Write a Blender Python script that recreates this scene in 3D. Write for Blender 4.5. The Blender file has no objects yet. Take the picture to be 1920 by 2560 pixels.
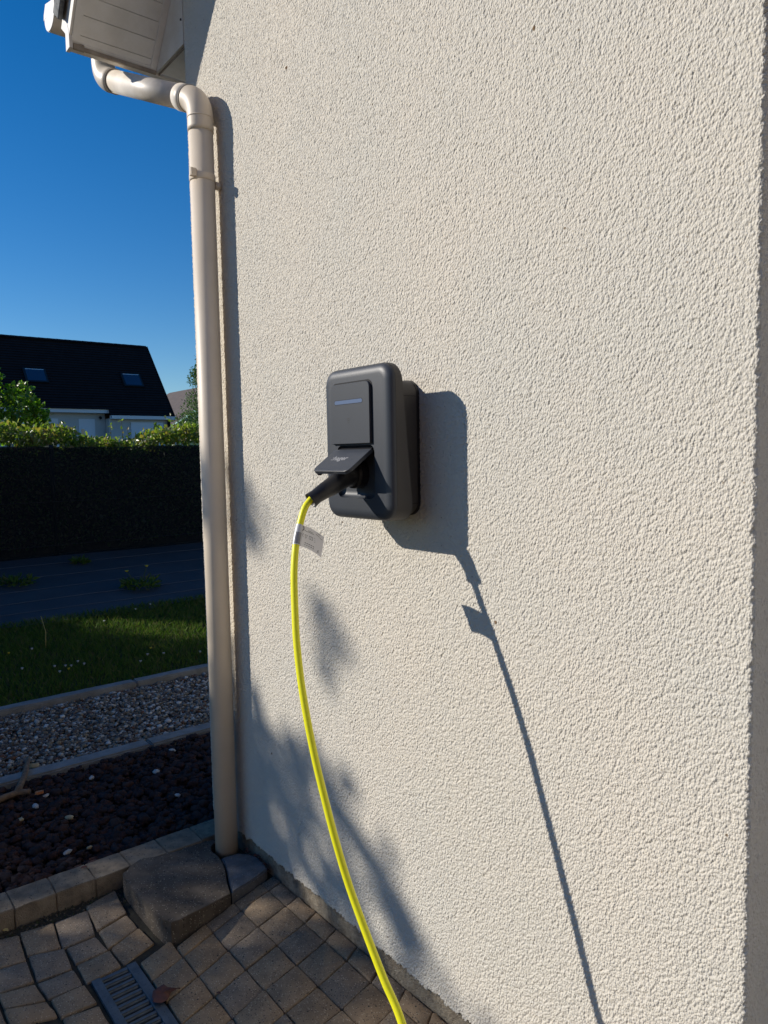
import bpy, bmesh, math, random
import numpy as np
from mathutils import Vector, Matrix
R = math.radians
random.seed(7)
rng = np.random.default_rng(11)
scene = bpy.context.scene
COL = scene.collection

# ------------------------------------------------------------------ camera
cam_d = bpy.data.cameras.new('camera')
cam = bpy.data.objects.new('camera', cam_d)
COL.objects.link(cam)
YAW, PITCH, ROLL = R(38.897), R(4.495), R(-1.051)
d = Vector((-math.cos(YAW) * math.cos(PITCH), math.sin(YAW) * math.cos(PITCH), -math.sin(PITCH)))
r = d.cross(Vector((0, 0, 1))).normalized()
u = r.cross(d)
cr, sr = math.cos(ROLL), math.sin(ROLL)
right = cr * r + sr * u
up = -sr * r + cr * u
m = Matrix((right, up, -d)).transposed().to_4x4()
m.translation = Vector((2.311, -1.175, 1.417))
cam.matrix_world = m
cam_d.sensor_fit = 'VERTICAL'
cam_d.sensor_height = 24.0
cam_d.lens = 24.0 * 1824.3 / 2560.0
cam_d.clip_start = 0.02
cam_d.clip_end = 2000
scene.camera = cam

# ------------------------------------------------------------------ sky and sun
SUN = Vector((-0.954, -1.0, 0.698)).normalized()
elev = math.asin(SUN.z)
world = bpy.data.worlds.new('World')
scene.world = world
world.use_nodes = True
wn = world.node_tree.nodes
bg = wn['Background']
sky = wn.new('ShaderNodeTexSky')
sky.sky_type = 'NISHITA'
sky.sun_disc = False
sky.sun_elevation = elev
sky.sun_rotation = math.atan2(SUN.x, SUN.y)
sky.altitude = 0
sky.air_density = 1.0
sky.dust_density = 0.0
sky.ozone_density = 4.5
hsv = wn.new('ShaderNodeHueSaturation')
hsv.inputs['Saturation'].default_value = 1.32
hsv.inputs['Hue'].default_value = 0.505
world.node_tree.links.new(sky.outputs[0], hsv.inputs['Color'])
world.node_tree.links.new(hsv.outputs[0], bg.inputs[0])
bg.inputs[1].default_value = 0.092
sun_d = bpy.data.lights.new('sun', 'SUN')
sun_d.energy = 4.0
sun_d.angle = R(0.53)
sun_d.color = (1.0, 0.93, 0.83)
sun = bpy.data.objects.new('sun', sun_d)
sun.rotation_euler = SUN.to_track_quat('Z', 'Y').to_euler()
sun.location = SUN * 30
COL.objects.link(sun)
scene.view_settings.view_transform = 'Standard'
scene.view_settings.look = 'None'
scene.view_settings.gamma = 1.0
scene.view_settings.exposure = 0.24
scene.view_settings.use_curve_mapping = False
scene.cycles.max_bounces = 8
scene.cycles.transparent_max_bounces = 16

# ------------------------------------------------------------------ materials
def mat(name, base, rough=0.6, var=None, vscale=8.0, bump=0.0, bscale=60.0, spec=0.5, metal=0.0, island=None, detail=6.0,
        specks=None, trans=None, grain=None):
    """Principled material. var: second colour mixed in by noise; island: list of colours picked per mesh island;
    specks: (colour, scale, size) sparse dots."""
    mt = bpy.data.materials.new(name)
    mt.use_nodes = True
    nt = mt.node_tree
    N, L = nt.nodes, nt.links
    b = N['Principled BSDF']
    b.inputs['Roughness'].default_value = rough
    b.inputs['Metallic'].default_value = metal
    b.inputs['Specular IOR Level'].default_value = spec
    tc = N.new('ShaderNodeTexCoord')
    geo = N.new('ShaderNodeNewGeometry')
    coord = geo.outputs['Position']
    cur = None
    if island:
        rp = N.new('ShaderNodeValToRGB')
        rp.color_ramp.interpolation = 'CONSTANT'
        els = rp.color_ramp.elements
        while len(els) < len(island):
            els.new(0.5)
        for i, c in enumerate(island):
            els[i].position = i / len(island)
            els[i].color = (*c, 1)
        L.new(geo.outputs['Random Per Island'], rp.inputs[0])
        cur = rp.outputs[0]
    else:
        rgb = N.new('ShaderNodeRGB')
        rgb.outputs[0].default_value = (*base, 1)
        cur = rgb.outputs[0]
    if var:
        nz = N.new('ShaderNodeTexNoise')
        nz.inputs['Scale'].default_value = vscale
        nz.inputs['Detail'].default_value = detail
        nz.inputs['Roughness'].default_value = 0.6
        L.new(coord, nz.inputs['Vector'])
        cr_ = N.new('ShaderNodeValToRGB')
        cr_.color_ramp.elements[0].position = 0.35
        cr_.color_ramp.elements[1].position = 0.65
        L.new(nz.outputs['Fac'], cr_.inputs[0])
        mx = N.new('ShaderNodeMix')
        mx.data_type = 'RGBA'
        L.new(cr_.outputs[0], mx.inputs['Factor'])
        L.new(cur, mx.inputs['A'])
        mx.inputs['B'].default_value = (*var, 1)
        cur = mx.outputs['Result']
    for sp in (specks or []):
        colr, sc, size = sp[:3]
        vo = N.new('ShaderNodeTexVoronoi')
        vo.inputs['Scale'].default_value = sc
        L.new(coord, vo.inputs['Vector'])
        lt = N.new('ShaderNodeMath')
        lt.operation = 'LESS_THAN'
        lt.inputs[1].default_value = size
        L.new(vo.outputs['Distance'], lt.inputs[0])
        # keep only some of the cells
        sepc = N.new('ShaderNodeSeparateColor')
        L.new(vo.outputs['Color'], sepc.inputs[0])
        lt2 = N.new('ShaderNodeMath')
        lt2.operation = 'LESS_THAN'
        lt2.inputs[1].default_value = sp[3] if len(sp) > 3 else 0.5
        L.new(sepc.outputs[0], lt2.inputs[0])
        mu = N.new('ShaderNodeMath')
        mu.operation = 'MULTIPLY'
        L.new(lt.outputs[0], mu.inputs[0])
        L.new(lt2.outputs[0], mu.inputs[1])
        mx = N.new('ShaderNodeMix')
        mx.data_type = 'RGBA'
        L.new(mu.outputs[0], mx.inputs['Factor'])
        L.new(cur, mx.inputs['A'])
        mx.inputs['B'].default_value = (*colr, 1)
        cur = mx.outputs['Result']
    L.new(cur, b.inputs['Base Color'])
    if bump:
        nb = N.new('ShaderNodeTexNoise')
        nb.inputs['Scale'].default_value = bscale
        nb.inputs['Detail'].default_value = 8
        nb.inputs['Roughness'].default_value = 0.65
        L.new(coord, nb.inputs['Vector'])
        bp = N.new('ShaderNodeBump')
        bp.inputs['Strength'].default_value = 1.0
        bp.inputs['Distance'].default_value = bump
        L.new(nb.outputs['Fac'], bp.inputs['Height'])
        if grain:                                     # packed grains with sharp hollows between them
            mp = N.new('ShaderNodeMapping')
            mp.inputs['Rotation'].default_value = (0, R(32), 0)
            mp.inputs['Scale'].default_value = (1.15, 1.0, 0.8)
            L.new(coord, mp.inputs['Vector'])
            vg = N.new('ShaderNodeTexVoronoi')
            vg.inputs['Scale'].default_value = grain[0]
            L.new(mp.outputs[0], vg.inputs['Vector'])
            iv_ = N.new('ShaderNodeMath')
            iv_.operation = 'MULTIPLY'
            iv_.inputs[1].default_value = -1.0
            L.new(vg.outputs['Distance'], iv_.inputs[0])
            bg_ = N.new('ShaderNodeBump')
            bg_.inputs['Strength'].default_value = 1.0
            bg_.inputs['Distance'].default_value = grain[1]
            L.new(iv_.outputs[0], bg_.inputs['Height'])
            L.new(bg_.outputs[0], bp.inputs['Normal'])
        L.new(bp.outputs[0], b.inputs['Normal'])
    if trans:
        tr = N.new('ShaderNodeBsdfTranslucent')
        hs = N.new('ShaderNodeMix')
        hs.data_type = 'RGBA'
        hs.blend_type = 'MULTIPLY'
        hs.inputs['Factor'].default_value = 1.0
        L.new(cur, hs.inputs['A'])
        hs.inputs['B'].default_value = (*trans[1], 1)
        L.new(hs.outputs['Result'], tr.inputs['Color'])
        ms = N.new('ShaderNodeMixShader')
        ms.inputs[0].default_value = trans[0]
        out = N['Material Output']
        L.new(b.outputs[0], ms.inputs[1])
        L.new(tr.outputs[0], ms.inputs[2])
        L.new(ms.outputs[0], out.inputs['Surface'])
    return mt

M = {}
M['render'] = mat('cream_render', (0.675, 0.62, 0.53), 0.9, var=(0.635, 0.60, 0.525), vscale=1.7, bump=0.0010, bscale=480, spec=0.25, grain=(215, 0.0026),
                  specks=[((0.20, 0.13, 0.075), 9.0, 0.045, 0.16), ((0.25, 0.19, 0.13), 24.0, 0.065, 0.14), ((0.40, 0.34, 0.27), 60.0, 0.12, 0.12)])
M['render_plain'] = mat('cream_render_coarse', (0.675, 0.62, 0.53), 0.9, var=(0.635, 0.60, 0.525), vscale=1.7, bump=0.004, bscale=130, spec=0.25)
M['plinth'] = mat('bare_concrete_plinth', (0.22, 0.18, 0.13), 0.95, var=(0.40, 0.34, 0.25), vscale=36, bump=0.012, bscale=140)
M['pvc_sand'] = mat('sand_pvc', (0.74, 0.635, 0.505), 0.5, var=(0.69, 0.59, 0.465), vscale=6, spec=0.5)
M['pvc_pale'] = mat('pale_pvc', (0.76, 0.69, 0.60), 0.45, var=(0.62, 0.55, 0.46), vscale=14, spec=0.5)
M['pvc_white'] = mat('white_pvc', (0.74, 0.72, 0.68), 0.4, var=(0.62, 0.58, 0.52), vscale=9)
M['soffit'] = mat('weathered_soffit', (0.78, 0.77, 0.75), 0.5, var=(0.70, 0.685, 0.65), vscale=16, bump=0.0004, bscale=300)
M['dirt_pvc'] = mat('dirty_pvc', (0.36, 0.31, 0.25), 0.7, var=(0.22, 0.18, 0.14), vscale=20)
M['tile'] = mat('slate_grey_tile', (0.075, 0.08, 0.085), 0.85, var=(0.22, 0.225, 0.22), vscale=45, bump=0.003, bscale=120)
M['cover'] = mat('anthracite_plastic', (0.043, 0.049, 0.060), 0.45, bump=0.00012, bscale=1500, spec=0.5)
M['housing'] = mat('dark_grey_plastic', (0.062, 0.058, 0.055), 0.5, bump=0.0001, bscale=1500, spec=0.4)
M['black'] = mat('black_plastic', (0.012, 0.012, 0.014), 0.42, bump=0.0001, bscale=1200, spec=0.45)
M['light_bar'] = mat('frosted_blue_bar', (0.13, 0.18, 0.29), 0.3)
M['seam'] = mat('seam_shadow_plastic', (0.01, 0.01, 0.012), 0.8)
M['print_grey'] = mat('grey_print', (0.32, 0.32, 0.33), 0.5)
M['yellow'] = mat('yellow_cable_sheath', (0.98, 0.93, 0.02), 0.33, spec=0.5)
M['tag'] = mat('white_label_film', (0.74, 0.74, 0.76), 0.3, trans=(0.15, (0.9, 0.85, 0.75)))
M['ink'] = mat('black_ink', (0.03, 0.03, 0.035), 0.6)
M['ink_grey'] = mat('grey_ink', (0.06, 0.06, 0.065), 0.6)
M['paver'] = mat('tan_paver', (0.42, 0.30, 0.185), 0.92, var=(0.27, 0.20, 0.13), vscale=14, bump=0.006, bscale=330,
                 specks=[((0.60, 0.50, 0.36), 230.0, 0.34, 0.22), ((0.13, 0.10, 0.07), 190.0, 0.34, 0.25), ((0.05, 0.045, 0.035), 90.0, 0.22, 0.10)])
M['paver2'] = mat('tan_paver_greyer', (0.36, 0.275, 0.19), 0.92, var=(0.23, 0.18, 0.13), vscale=17, bump=0.006, bscale=330,
                  specks=[((0.56, 0.47, 0.36), 230.0, 0.34, 0.22), ((0.12, 0.10, 0.075), 190.0, 0.34, 0.25), ((0.05, 0.045, 0.035), 90.0, 0.22, 0.12)])
M['paver3'] = mat('tan_paver_warmer', (0.45, 0.31, 0.18), 0.92, var=(0.29, 0.205, 0.125), vscale=12, bump=0.006, bscale=330,
                  specks=[((0.62, 0.50, 0.34), 220.0, 0.34, 0.24), ((0.14, 0.10, 0.07), 190.0, 0.34, 0.25), ((0.05, 0.045, 0.035), 90.0, 0.22, 0.10)])
M['forecourt'] = mat('pale_bounce_forecourt', (0.50, 0.41, 0.31), 0.95, var=(0.40, 0.33, 0.25), vscale=3, bump=0.004, bscale=120)  # unseen ground, kept pale to bounce warm light into the shade
M['brick_far'] = mat('brown_brick', (0.28, 0.18, 0.12), 0.9, var=(0.22, 0.14, 0.095), vscale=2.5, bump=0.01, bscale=14)
M['grit'] = mat('soil_grit', (0.1, 0.08, 0.06), 0.95, island=[(0.06, 0.05, 0.035), (0.10, 0.08, 0.055), (0.04, 0.035, 0.025), (0.16, 0.13, 0.09), (0.05, 0.06, 0.02)])
M['joint'] = mat('dark_joint_soil', (0.028, 0.023, 0.017), 1.0, var=(0.05, 0.045, 0.028), vscale=30, bump=0.006, bscale=150)
M['slab'] = mat('mossy_concrete', (0.085, 0.068, 0.05), 0.95, var=(0.17, 0.135, 0.10), vscale=13, bump=0.008, bscale=240,
                specks=[((0.52, 0.46, 0.36), 210.0, 0.26, 0.16), ((0.33, 0.27, 0.20), 120.0, 0.28, 0.16), ((0.03, 0.025, 0.02), 110.0, 0.3, 0.15)])
M['slab_new'] = mat('pale_mortar', (0.21, 0.215, 0.22), 0.95, var=(0.12, 0.12, 0.12), vscale=22, bump=0.006, bscale=160,
                    specks=[((0.5, 0.48, 0.42), 160.0, 0.2, 0.1)])
M['kerb'] = mat('weathered_kerb', (0.33, 0.265, 0.185), 0.95, var=(0.17, 0.135, 0.095), vscale=22, bump=0.007, bscale=260,
                specks=[((0.07, 0.065, 0.05), 110.0, 0.26, 0.2)])
M['edging'] = mat('grey_concrete_edging', (0.27, 0.27, 0.255), 0.95, var=(0.19, 0.185, 0.17), vscale=13, bump=0.003, bscale=190)
M['lava'] = mat('lava_rock', (0.03, 0.02, 0.02), 0.95, bump=0.006, bscale=150, spec=0.2,
                island=[(0.050, 0.026, 0.023), (0.036, 0.023, 0.022), (0.065, 0.032, 0.027), (0.042, 0.030, 0.031), (0.028, 0.022, 0.023), (0.052, 0.036, 0.034), (0.074, 0.040, 0.031)])
M['lava_bed'] = mat('lava_bed_soil', (0.020, 0.014, 0.012), 1.0, var=(0.034, 0.021, 0.018), vscale=30, bump=0.01, bscale=80)
M['gravel'] = mat('mixed_gravel', (0.2, 0.2, 0.2), 0.85, bump=0.002, bscale=200, spec=0.3,
                  island=[(0.20, 0.17, 0.13), (0.30, 0.27, 0.22), (0.12, 0.11, 0.10), (0.42, 0.40, 0.36), (0.17, 0.14, 0.10), (0.09, 0.085, 0.085), (0.26, 0.20, 0.13), (0.15, 0.075, 0.045), (0.24, 0.235, 0.225), (0.55, 0.53, 0.49), (0.14, 0.12, 0.105), (0.19, 0.165, 0.14)])
M['stone_white'] = mat('pale_pebble', (0.42, 0.41, 0.385), 0.8, bump=0.001, bscale=150)
M['stone_cream'] = mat('cream_pebble', (0.42, 0.33, 0.19), 0.8, bump=0.001, bscale=150)
M['orange'] = mat('orange_cut_wood', (0.60, 0.21, 0.06), 0.7, var=(0.42, 0.13, 0.04), vscale=60)
M['twig'] = mat('bare_wood', (0.24, 0.155, 0.09), 0.9, var=(0.12, 0.08, 0.05), vscale=50, bump=0.003, bscale=120)
M['soil'] = mat('garden_soil', (0.035, 0.032, 0.02), 1.0, var=(0.05, 0.05, 0.025), vscale=6, bump=0.01, bscale=60)
M['lawn'] = mat('lawn_base', (0.05, 0.055, 0.02), 1.0, var=(0.035, 0.04, 0.015), vscale=9)
M['grass'] = mat('grass_blades', (0.05, 0.1, 0.02), 0.7, spec=0.3, trans=(0.4, (1.0, 1.25, 0.5)),
                 island=[(0.075, 0.135, 0.022), (0.10, 0.16, 0.027), (0.058, 0.105, 0.02), (0.12, 0.165, 0.036), (0.068, 0.125, 0.022), (0.15, 0.14, 0.06)])
M['membrane'] = mat('weed_membrane', (0.042, 0.038, 0.040), 0.75, var=(0.058, 0.053, 0.054), vscale=3, bump=0.0015, bscale=300)
M['membrane_line'] = mat('membrane_thread', (0.11, 0.115, 0.13), 0.8)
M['post'] = mat('black_post', (0.012, 0.013, 0.014), 0.6)
M['metal_grate'] = mat('grey_grate', (0.115, 0.135, 0.15), 0.55, var=(0.075, 0.09, 0.10), vscale=40, bump=0.0006, bscale=250, spec=0.5, metal=0.25)
M['rust_leaf'] = mat('dead_leaf', (0.15, 0.05, 0.028), 0.7, var=(0.09, 0.035, 0.022), vscale=60)
M['yellow_leaf'] = mat('fallen_leaf', (0.55, 0.42, 0.16), 0.7)
M['leaf'] = mat('hedge_leaves', (0.05, 0.1, 0.02), 0.33, spec=0.7, trans=(0.45, (1.6, 1.7, 0.4)),
                island=[(0.13, 0.21, 0.045), (0.18, 0.27, 0.06), (0.10, 0.17, 0.045), (0.21, 0.29, 0.065), (0.12, 0.19, 0.06), (0.17, 0.24, 0.045), (0.28, 0.24, 0.11), (0.11, 0.18, 0.05), (0.20, 0.17, 0.08), (0.36, 0.39, 0.25)])
M['leaf_shrub'] = mat('shrub_leaves', (0.06, 0.12, 0.02), 0.36, spec=0.55, trans=(0.45, (1.3, 1.6, 0.25)),
                island=[(0.14, 0.25, 0.035), (0.18, 0.30, 0.04), (0.10, 0.19, 0.035), (0.21, 0.33, 0.05), (0.09, 0.17, 0.045), (0.22, 0.28, 0.09)])
M['leaf_pink'] = mat('young_pink_leaves', (0.35, 0.16, 0.10), 0.5, trans=(0.4, (1.2, 1.0, 0.8)))
M['leaf_dark'] = mat('evergreen_foliage', (0.03, 0.06, 0.02), 0.6, spec=0.3, trans=(0.25, (1.1, 1.4, 0.6)),
                island=[(0.035, 0.07, 0.022), (0.05, 0.095, 0.028), (0.03, 0.06, 0.022), (0.06, 0.10, 0.035)])
M['leaf_mid'] = mat('ash_foliage', (0.05, 0.10, 0.03), 0.5, spec=0.4, trans=(0.35, (1.1, 1.3, 0.5)),
                island=[(0.07, 0.15, 0.04), (0.09, 0.18, 0.045), (0.06, 0.13, 0.045), (0.12, 0.20, 0.04), (0.08, 0.15, 0.06)])
M['bark'] = mat('bark', (0.09, 0.065, 0.045), 0.95, var=(0.045, 0.035, 0.028), vscale=20, bump=0.01, bscale=40)
M['white_petal'] = mat('white_petals', (0.6, 0.59, 0.57), 0.7)
M['yellow_petal'] = mat('yellow_petals', (0.75, 0.55, 0.02), 0.7)
M['far_tile'] = mat('dark_brown_tile', (0.020, 0.013, 0.013), 0.8, var=(0.028, 0.018, 0.017), vscale=3, bump=0.01, bscale=8, spec=0.15)
M['far_wall'] = mat('white_far_render', (0.58, 0.57, 0.54), 0.9, var=(0.52, 0.51, 0.48), vscale=2)
M['far_trim'] = mat('white_trim', (0.78, 0.78, 0.78), 0.5)
M['far_door'] = mat('white_garage_door', (0.70, 0.73, 0.78), 0.4)
M['glass'] = mat('window_glass', (0.03, 0.05, 0.09), 0.06, spec=1.0)
M['brown_tile'] = mat('brown_roof_tile', (0.13, 0.10, 0.085), 0.85, var=(0.09, 0.07, 0.06), vscale=3)
M['water_dark'] = mat('drain_inside', (0.01, 0.01, 0.01), 0.9)

# the screen netting lets a little of the light through its weave
net = bpy.data.materials.new('shade_netting')
net.use_nodes = True
_n, _l = net.node_tree.nodes, net.node_tree.links
_b = _n['Principled BSDF']
_b.inputs['Base Color'].default_value = (0.008, 0.010, 0.011, 1)
_b.inputs['Roughness'].default_value = 0.8
_b.inputs['Specular IOR Level'].default_value = 0.2
_t = _n.new('ShaderNodeBsdfTransparent')
_t.inputs[0].default_value = (0.85, 0.95, 0.95, 1)
_ms = _n.new('ShaderNodeMixShader')
_ms.inputs[0].default_value = 0.27
_l.new(_b.outputs[0], _ms.inputs[1])
_l.new(_t.outputs[0], _ms.inputs[2])
_l.new(_ms.outputs[0], _n['Material Output'].inputs['Surface'])
M['net'] = net

# ------------------------------------------------------------------ helpers
def tag(o, label=None, cat=None, group=None, kind=None):
    if label: o['label'] = label
    if cat: o['category'] = cat
    if group: o['group'] = group
    if kind: o['kind'] = kind
    return o

def empty(name, loc, label, cat, group=None):
    o = bpy.data.objects.new(name, None)
    o.location = loc
    o.empty_display_size = 0.1
    COL.objects.link(o)
    return tag(o, label, cat, group)

def link(name, me, mt=None, parent=None, smooth=False, loc=None):
    """links mesh data as one object; vertices are in world space unless loc is given"""
    o = bpy.data.objects.new(name, me)
    if mt is not None and len(me.materials) == 0:
        me.materials.append(mt)
    if smooth:
        me.shade_smooth()
    COL.objects.link(o)
    if loc is not None:
        o.location = loc
    if parent is not None:
        o.parent = parent
        if parent.parent is None:                     # meshes that are parts already sit at the world origin
            o.matrix_parent_inverse = Matrix.Translation(parent.location).inverted()
    return o

def bm_mesh(bm, name='mesh'):
    bm.normal_update()
    me = bpy.data.meshes.new(name)
    bm.to_mesh(me)
    bm.free()
    return me

def pyd(verts, faces, name='mesh'):
    me = bpy.data.meshes.new(name)
    me.from_pydata([tuple(v) for v in verts], [], faces)
    me.update()
    return me

def box(name, lo, hi, mt, parent=None, bev=0.0, segs=2):
    bm = bmesh.new()
    bmesh.ops.create_cube(bm, size=1)
    lo, hi = Vector(lo), Vector(hi)
    for v in bm.verts:
        v.co = Vector([(lo[i] + hi[i]) / 2 + v.co[i] * (hi[i] - lo[i]) for i in range(3)])
    if bev:
        bmesh.ops.bevel(bm, geom=bm.edges[:], offset=bev, segments=segs, affect='EDGES', profile=0.6)
    return link(name, bm_mesh(bm), mt, parent)

def frames(pts):
    pts = [Vector(p) for p in pts]
    out = []
    ref = None
    for i, p in enumerate(pts):
        t = (pts[min(i + 1, len(pts) - 1)] - pts[max(i - 1, 0)]).normalized()
        if ref is None:
            ref = t.cross(Vector((0.3, 0.2, 1))).normalized()
        n = (ref - t * ref.dot(t)).normalized()
        ref = n
        out.append((p, n, t.cross(n)))
    return out

def catmull(P, n=8):
    P = [Vector(p) for p in P]
    P = [P[0] * 2 - P[1]] + P + [P[-1] * 2 - P[-2]]
    out = []
    for i in range(1, len(P) - 2):
        for k in range(n):
            t = k / n
            a, b, c, e = P[i - 1], P[i], P[i + 1], P[i + 2]
            out.append(0.5 * ((2 * b) + (c - a) * t + (2 * a - 5 * b + 4 * c - e) * t * t + (-a + 3 * b - 3 * c + e) * t ** 3))
    out.append(P[-2])
    return out

def tube_mesh(pts, rad, seg=24, cap=True, squash=None):
    fr = frames(pts)
    if not hasattr(rad, '__len__'):
        rad = [rad] * len(fr)
    V, F = [], []
    for (p, n, b), rr in zip(fr, rad):
        for k in range(seg):
            a = 2 * math.pi * k / seg
            V.append(p + n * math.cos(a) * rr + b * math.sin(a) * rr)
    for i in range(len(fr) - 1):
        for k in range(seg):
            k2 = (k + 1) % seg
            F.append((i * seg + k, i * seg + k2, (i + 1) * seg + k2, (i + 1) * seg + k))
    if cap:
        F.append(tuple(range(seg))[::-1])
        F.append(tuple(range((len(fr) - 1) * seg, len(fr) * seg)))
    return pyd(V, F)

def tube(name, pts, rad, mt, parent=None, seg=24, cap=True):
    return link(name, tube_mesh(pts, rad, seg, cap), mt, parent, smooth=True)

def auto_smooth(o, ang=35):
    me = o.data
    me.shade_smooth()
    bm = bmesh.new()
    bm.from_mesh(me)
    for e in bm.edges:
        if len(e.link_faces) == 2 and e.calc_face_angle(0) > R(ang):
            e.smooth = False
    bm.to_mesh(me)
    bm.free()

# ================================================================== GROUND
SL = 0.0732                                           # the garden rises gently away from the house
def gz(x):
    return 0.0 if x > -2.3 else (-2.3 - x) * SL if x > -6.7 else 0.322
prof = [(400, -0.045), (-0.1, -0.045), (-2.2, -0.045), (-2.45, -0.01), (-3.93, 0.10), (-6.7, 0.312), (-600, 0.312)]
V, F = [], []
for i, (x, z) in enumerate(prof):
    V += [(x, -400, z), (x, 400, z)]
    if i:
        F.append((2 * i - 2, 2 * i - 1, 2 * i + 1, 2 * i))
g = link('ground', pyd(V, F), M['lawn'])
tag(g, kind='structure')
drive = link('driveway', pyd([(-0.07, -6, -0.011), (7, -6, -0.011), (7, 0.08, -0.011), (-0.07, 0.08, -0.011)], [(0, 1, 2, 3)]), M['joint'])
tag(drive, kind='structure')
fc = link('forecourt', pyd([(1.95, -14, -0.012), (9.1, -14, -0.012), (9.1, 0.0, -0.012), (1.95, 0.0, -0.012), (-0.05, -14, -0.012), (-0.05, -1.08, -0.012), (1.95, -1.08, -0.012)], [(0, 1, 2, 6), (6, 2, 3), (4, 0, 6, 5)]), M['forecourt'])
tag(fc, kind='structure')
lb = link('lava_bed', pyd([(-1.12, -4, -0.012), (-0.17, -4, -0.012), (-0.17, 1.6, -0.012), (-1.12, 1.6, -0.012)], [(0, 1, 2, 3)]), M['lava_bed'])
tag(lb, kind='structure')
gb = link('gravel_bed', pyd([(-2.1, -4, -0.010), (-1.2, -4, -0.010), (-1.2, 2.2, -0.010), (-2.1, 2.2, -0.010)], [(0, 1, 2, 3)]), M['soil'])
tag(gb, kind='structure')
nx, ny = 26, 60
V, F = [], []
for i in range(nx + 1):
    for j in range(ny + 1):
        x = -3.90 - 2.8 * i / nx
        y = -6 + 12 * j / ny
        if i == 0:
            x += 0.05 * math.sin(y * 1.9) + 0.02 * math.sin(y * 7.3)
        V.append((x, y, gz(x) + 0.008 + 0.006 * math.sin(x * 3 + y * 2.1) * math.sin(y * 1.3 + x)))
for i in range(nx):
    for j in range(ny):
        a = i * (ny + 1) + j
        F.append((a, a + ny + 1, a + ny + 2, a + 1))
mb = link('membrane_sheet', pyd(V, F), M['membrane'], smooth=True)
tag(mb, kind='structure')
for k, x in enumerate((-4.25, -4.62, -5.05, -5.55, -6.1)):
    P = [(x + 0.02 * math.sin(y * 0.7 + k), y, gz(x) + 0.0165 + 0.006 * math.sin(x * 3 + y * 2.1) * math.sin(y * 1.3 + x)) for y in np.linspace(-1, 5, 40)]
    tube('marker_thread', P, 0.0025, M['membrane_line'], mb, seg=5)

# ------------------------------------------------------------------ pavers
def paver_mesh(q, top, depth=0.05, rnd=0.0042, jit=0.0014, tilt=(0, 0)):
    """irregular stone from four ground corners; edges tumbled"""
    q = [Vector((p[0], p[1], 0)) for p in q]
    c = sum(q, Vector()) / 4
    ring = []
    for i in range(4):
        a, b = q[i], q[(i + 1) % 4]
        for t in (0.035, 0.36, 0.66, 0.965):
            p = a.lerp(b, t)
            if t in (0.035, 0.965):
                p = p.lerp(c, 0.004)
            p += Vector((random.uniform(-jit, jit), random.uniform(-jit, jit), 0))
            ring.append(p)
    n = len(ring)
    V = []
    lv = [(0.0018, -depth), (0.0014, -rnd * 1.5), (0.0022, -rnd * 0.4), (0.0046, -0.0002)]
    for ins, dz in lv:
        for p in ring:
            v = p + (c - p).normalized() * ins
            h = top + dz + (tilt[0] * (v.x - c.x) + tilt[1] * (v.y - c.y)) * (1 if dz > -depth else 0)
            if dz > -depth:
                h += random.uniform(-0.0006, 0.0006)
            V.append((v.x, v.y, h))
    F = []
    for l in range(3):
        for k in range(n):
            k2 = (k + 1) % n
            F.append((l * n + k, l * n + k2, (l + 1) * n + k2, (l + 1) * n + k))
    F.append(tuple(range(3 * n, 4 * n)))
    return pyd(V, F)

def ccw(q):
    s = sum(q[i][0] * q[(i + 1) % 4][1] - q[(i + 1) % 4][0] * q[i][1] for i in range(4))
    return q if s > 0 else q[::-1]

def add_paver(q, warm=0.5, top=0.0, tilt=(0, 0)):
    me = paver_mesh(ccw(q), top + random.uniform(-0.0018, 0.0018), tilt=(tilt[0] + random.uniform(-.012, .012), tilt[1] + random.uniform(-.012, .012)))
    o = link('paver', me, M[random.choice(['paver', 'paver', 'paver2', 'paver3'])], drive)
    auto_smooth(o, 50)

rowY = [0.006, -0.050, -0.168, -0.285, -0.397, -0.503]
rowX0 = [0.261, 0.278, 0.312, 0.352, 0.398, 0.436]
rowP = [0.107, 0.109, 0.108, 0.104, 0.099, 0.097]
for rI in range(5):
    for i in range(-1, 17):
        def cx_(k, ii):
            if ii == -1:
                return rowX0[k] - (0.049 if rI < 4 else 0.096)
            return rowX0[k] + rowP[k] * ii
        q = [(cx_(rI + 1, i), rowY[rI + 1]), (cx_(rI + 1, i + 1), rowY[rI + 1]), (cx_(rI, i + 1), rowY[rI]), (cx_(rI, i), rowY[rI])]
        add_paver(q)
LP = [[(-.034,-.535),(-.059,-.436),(.085,-.449),(.112,-.546)],[(-.013,-.636),(-.007,-.541),(.126,-.558),(.127,-.650)],
[(-.027,-.730),(-.011,-.641),(.123,-.654),(.097,-.739)],[(-.044,-.831),(-.018,-.737),(.115,-.746),(.095,-.836)],
[(.119,-.545),(.092,-.451),(.179,-.447),(.218,-.547)],[(.219,-.542),(.186,-.446),(.281,-.436),(.313,-.538)],
[(.136,-.642),(.134,-.559),(.222,-.551),(.224,-.640)],[(.228,-.640),(.226,-.549),(.317,-.545),(.320,-.643)],
[(.102,-.736),(.133,-.649),(.235,-.654),(.222,-.744)],[(.233,-.744),(.240,-.653),(.321,-.651),(.316,-.738)],
[(.101,-.835),(.120,-.746),(.220,-.752),(.207,-.846)],[(.214,-.836),(.232,-.752),(.315,-.745),(.281,-.837)],
[(.285,-.837),(.320,-.744),(.394,-.735),(.360,-.838)],[(.326,-.734),(.324,-.650),(.412,-.642),(.409,-.730)],[(.414,-.728),(.425,-.642),(.520,-.642),(.517,-.733)]]
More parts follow.
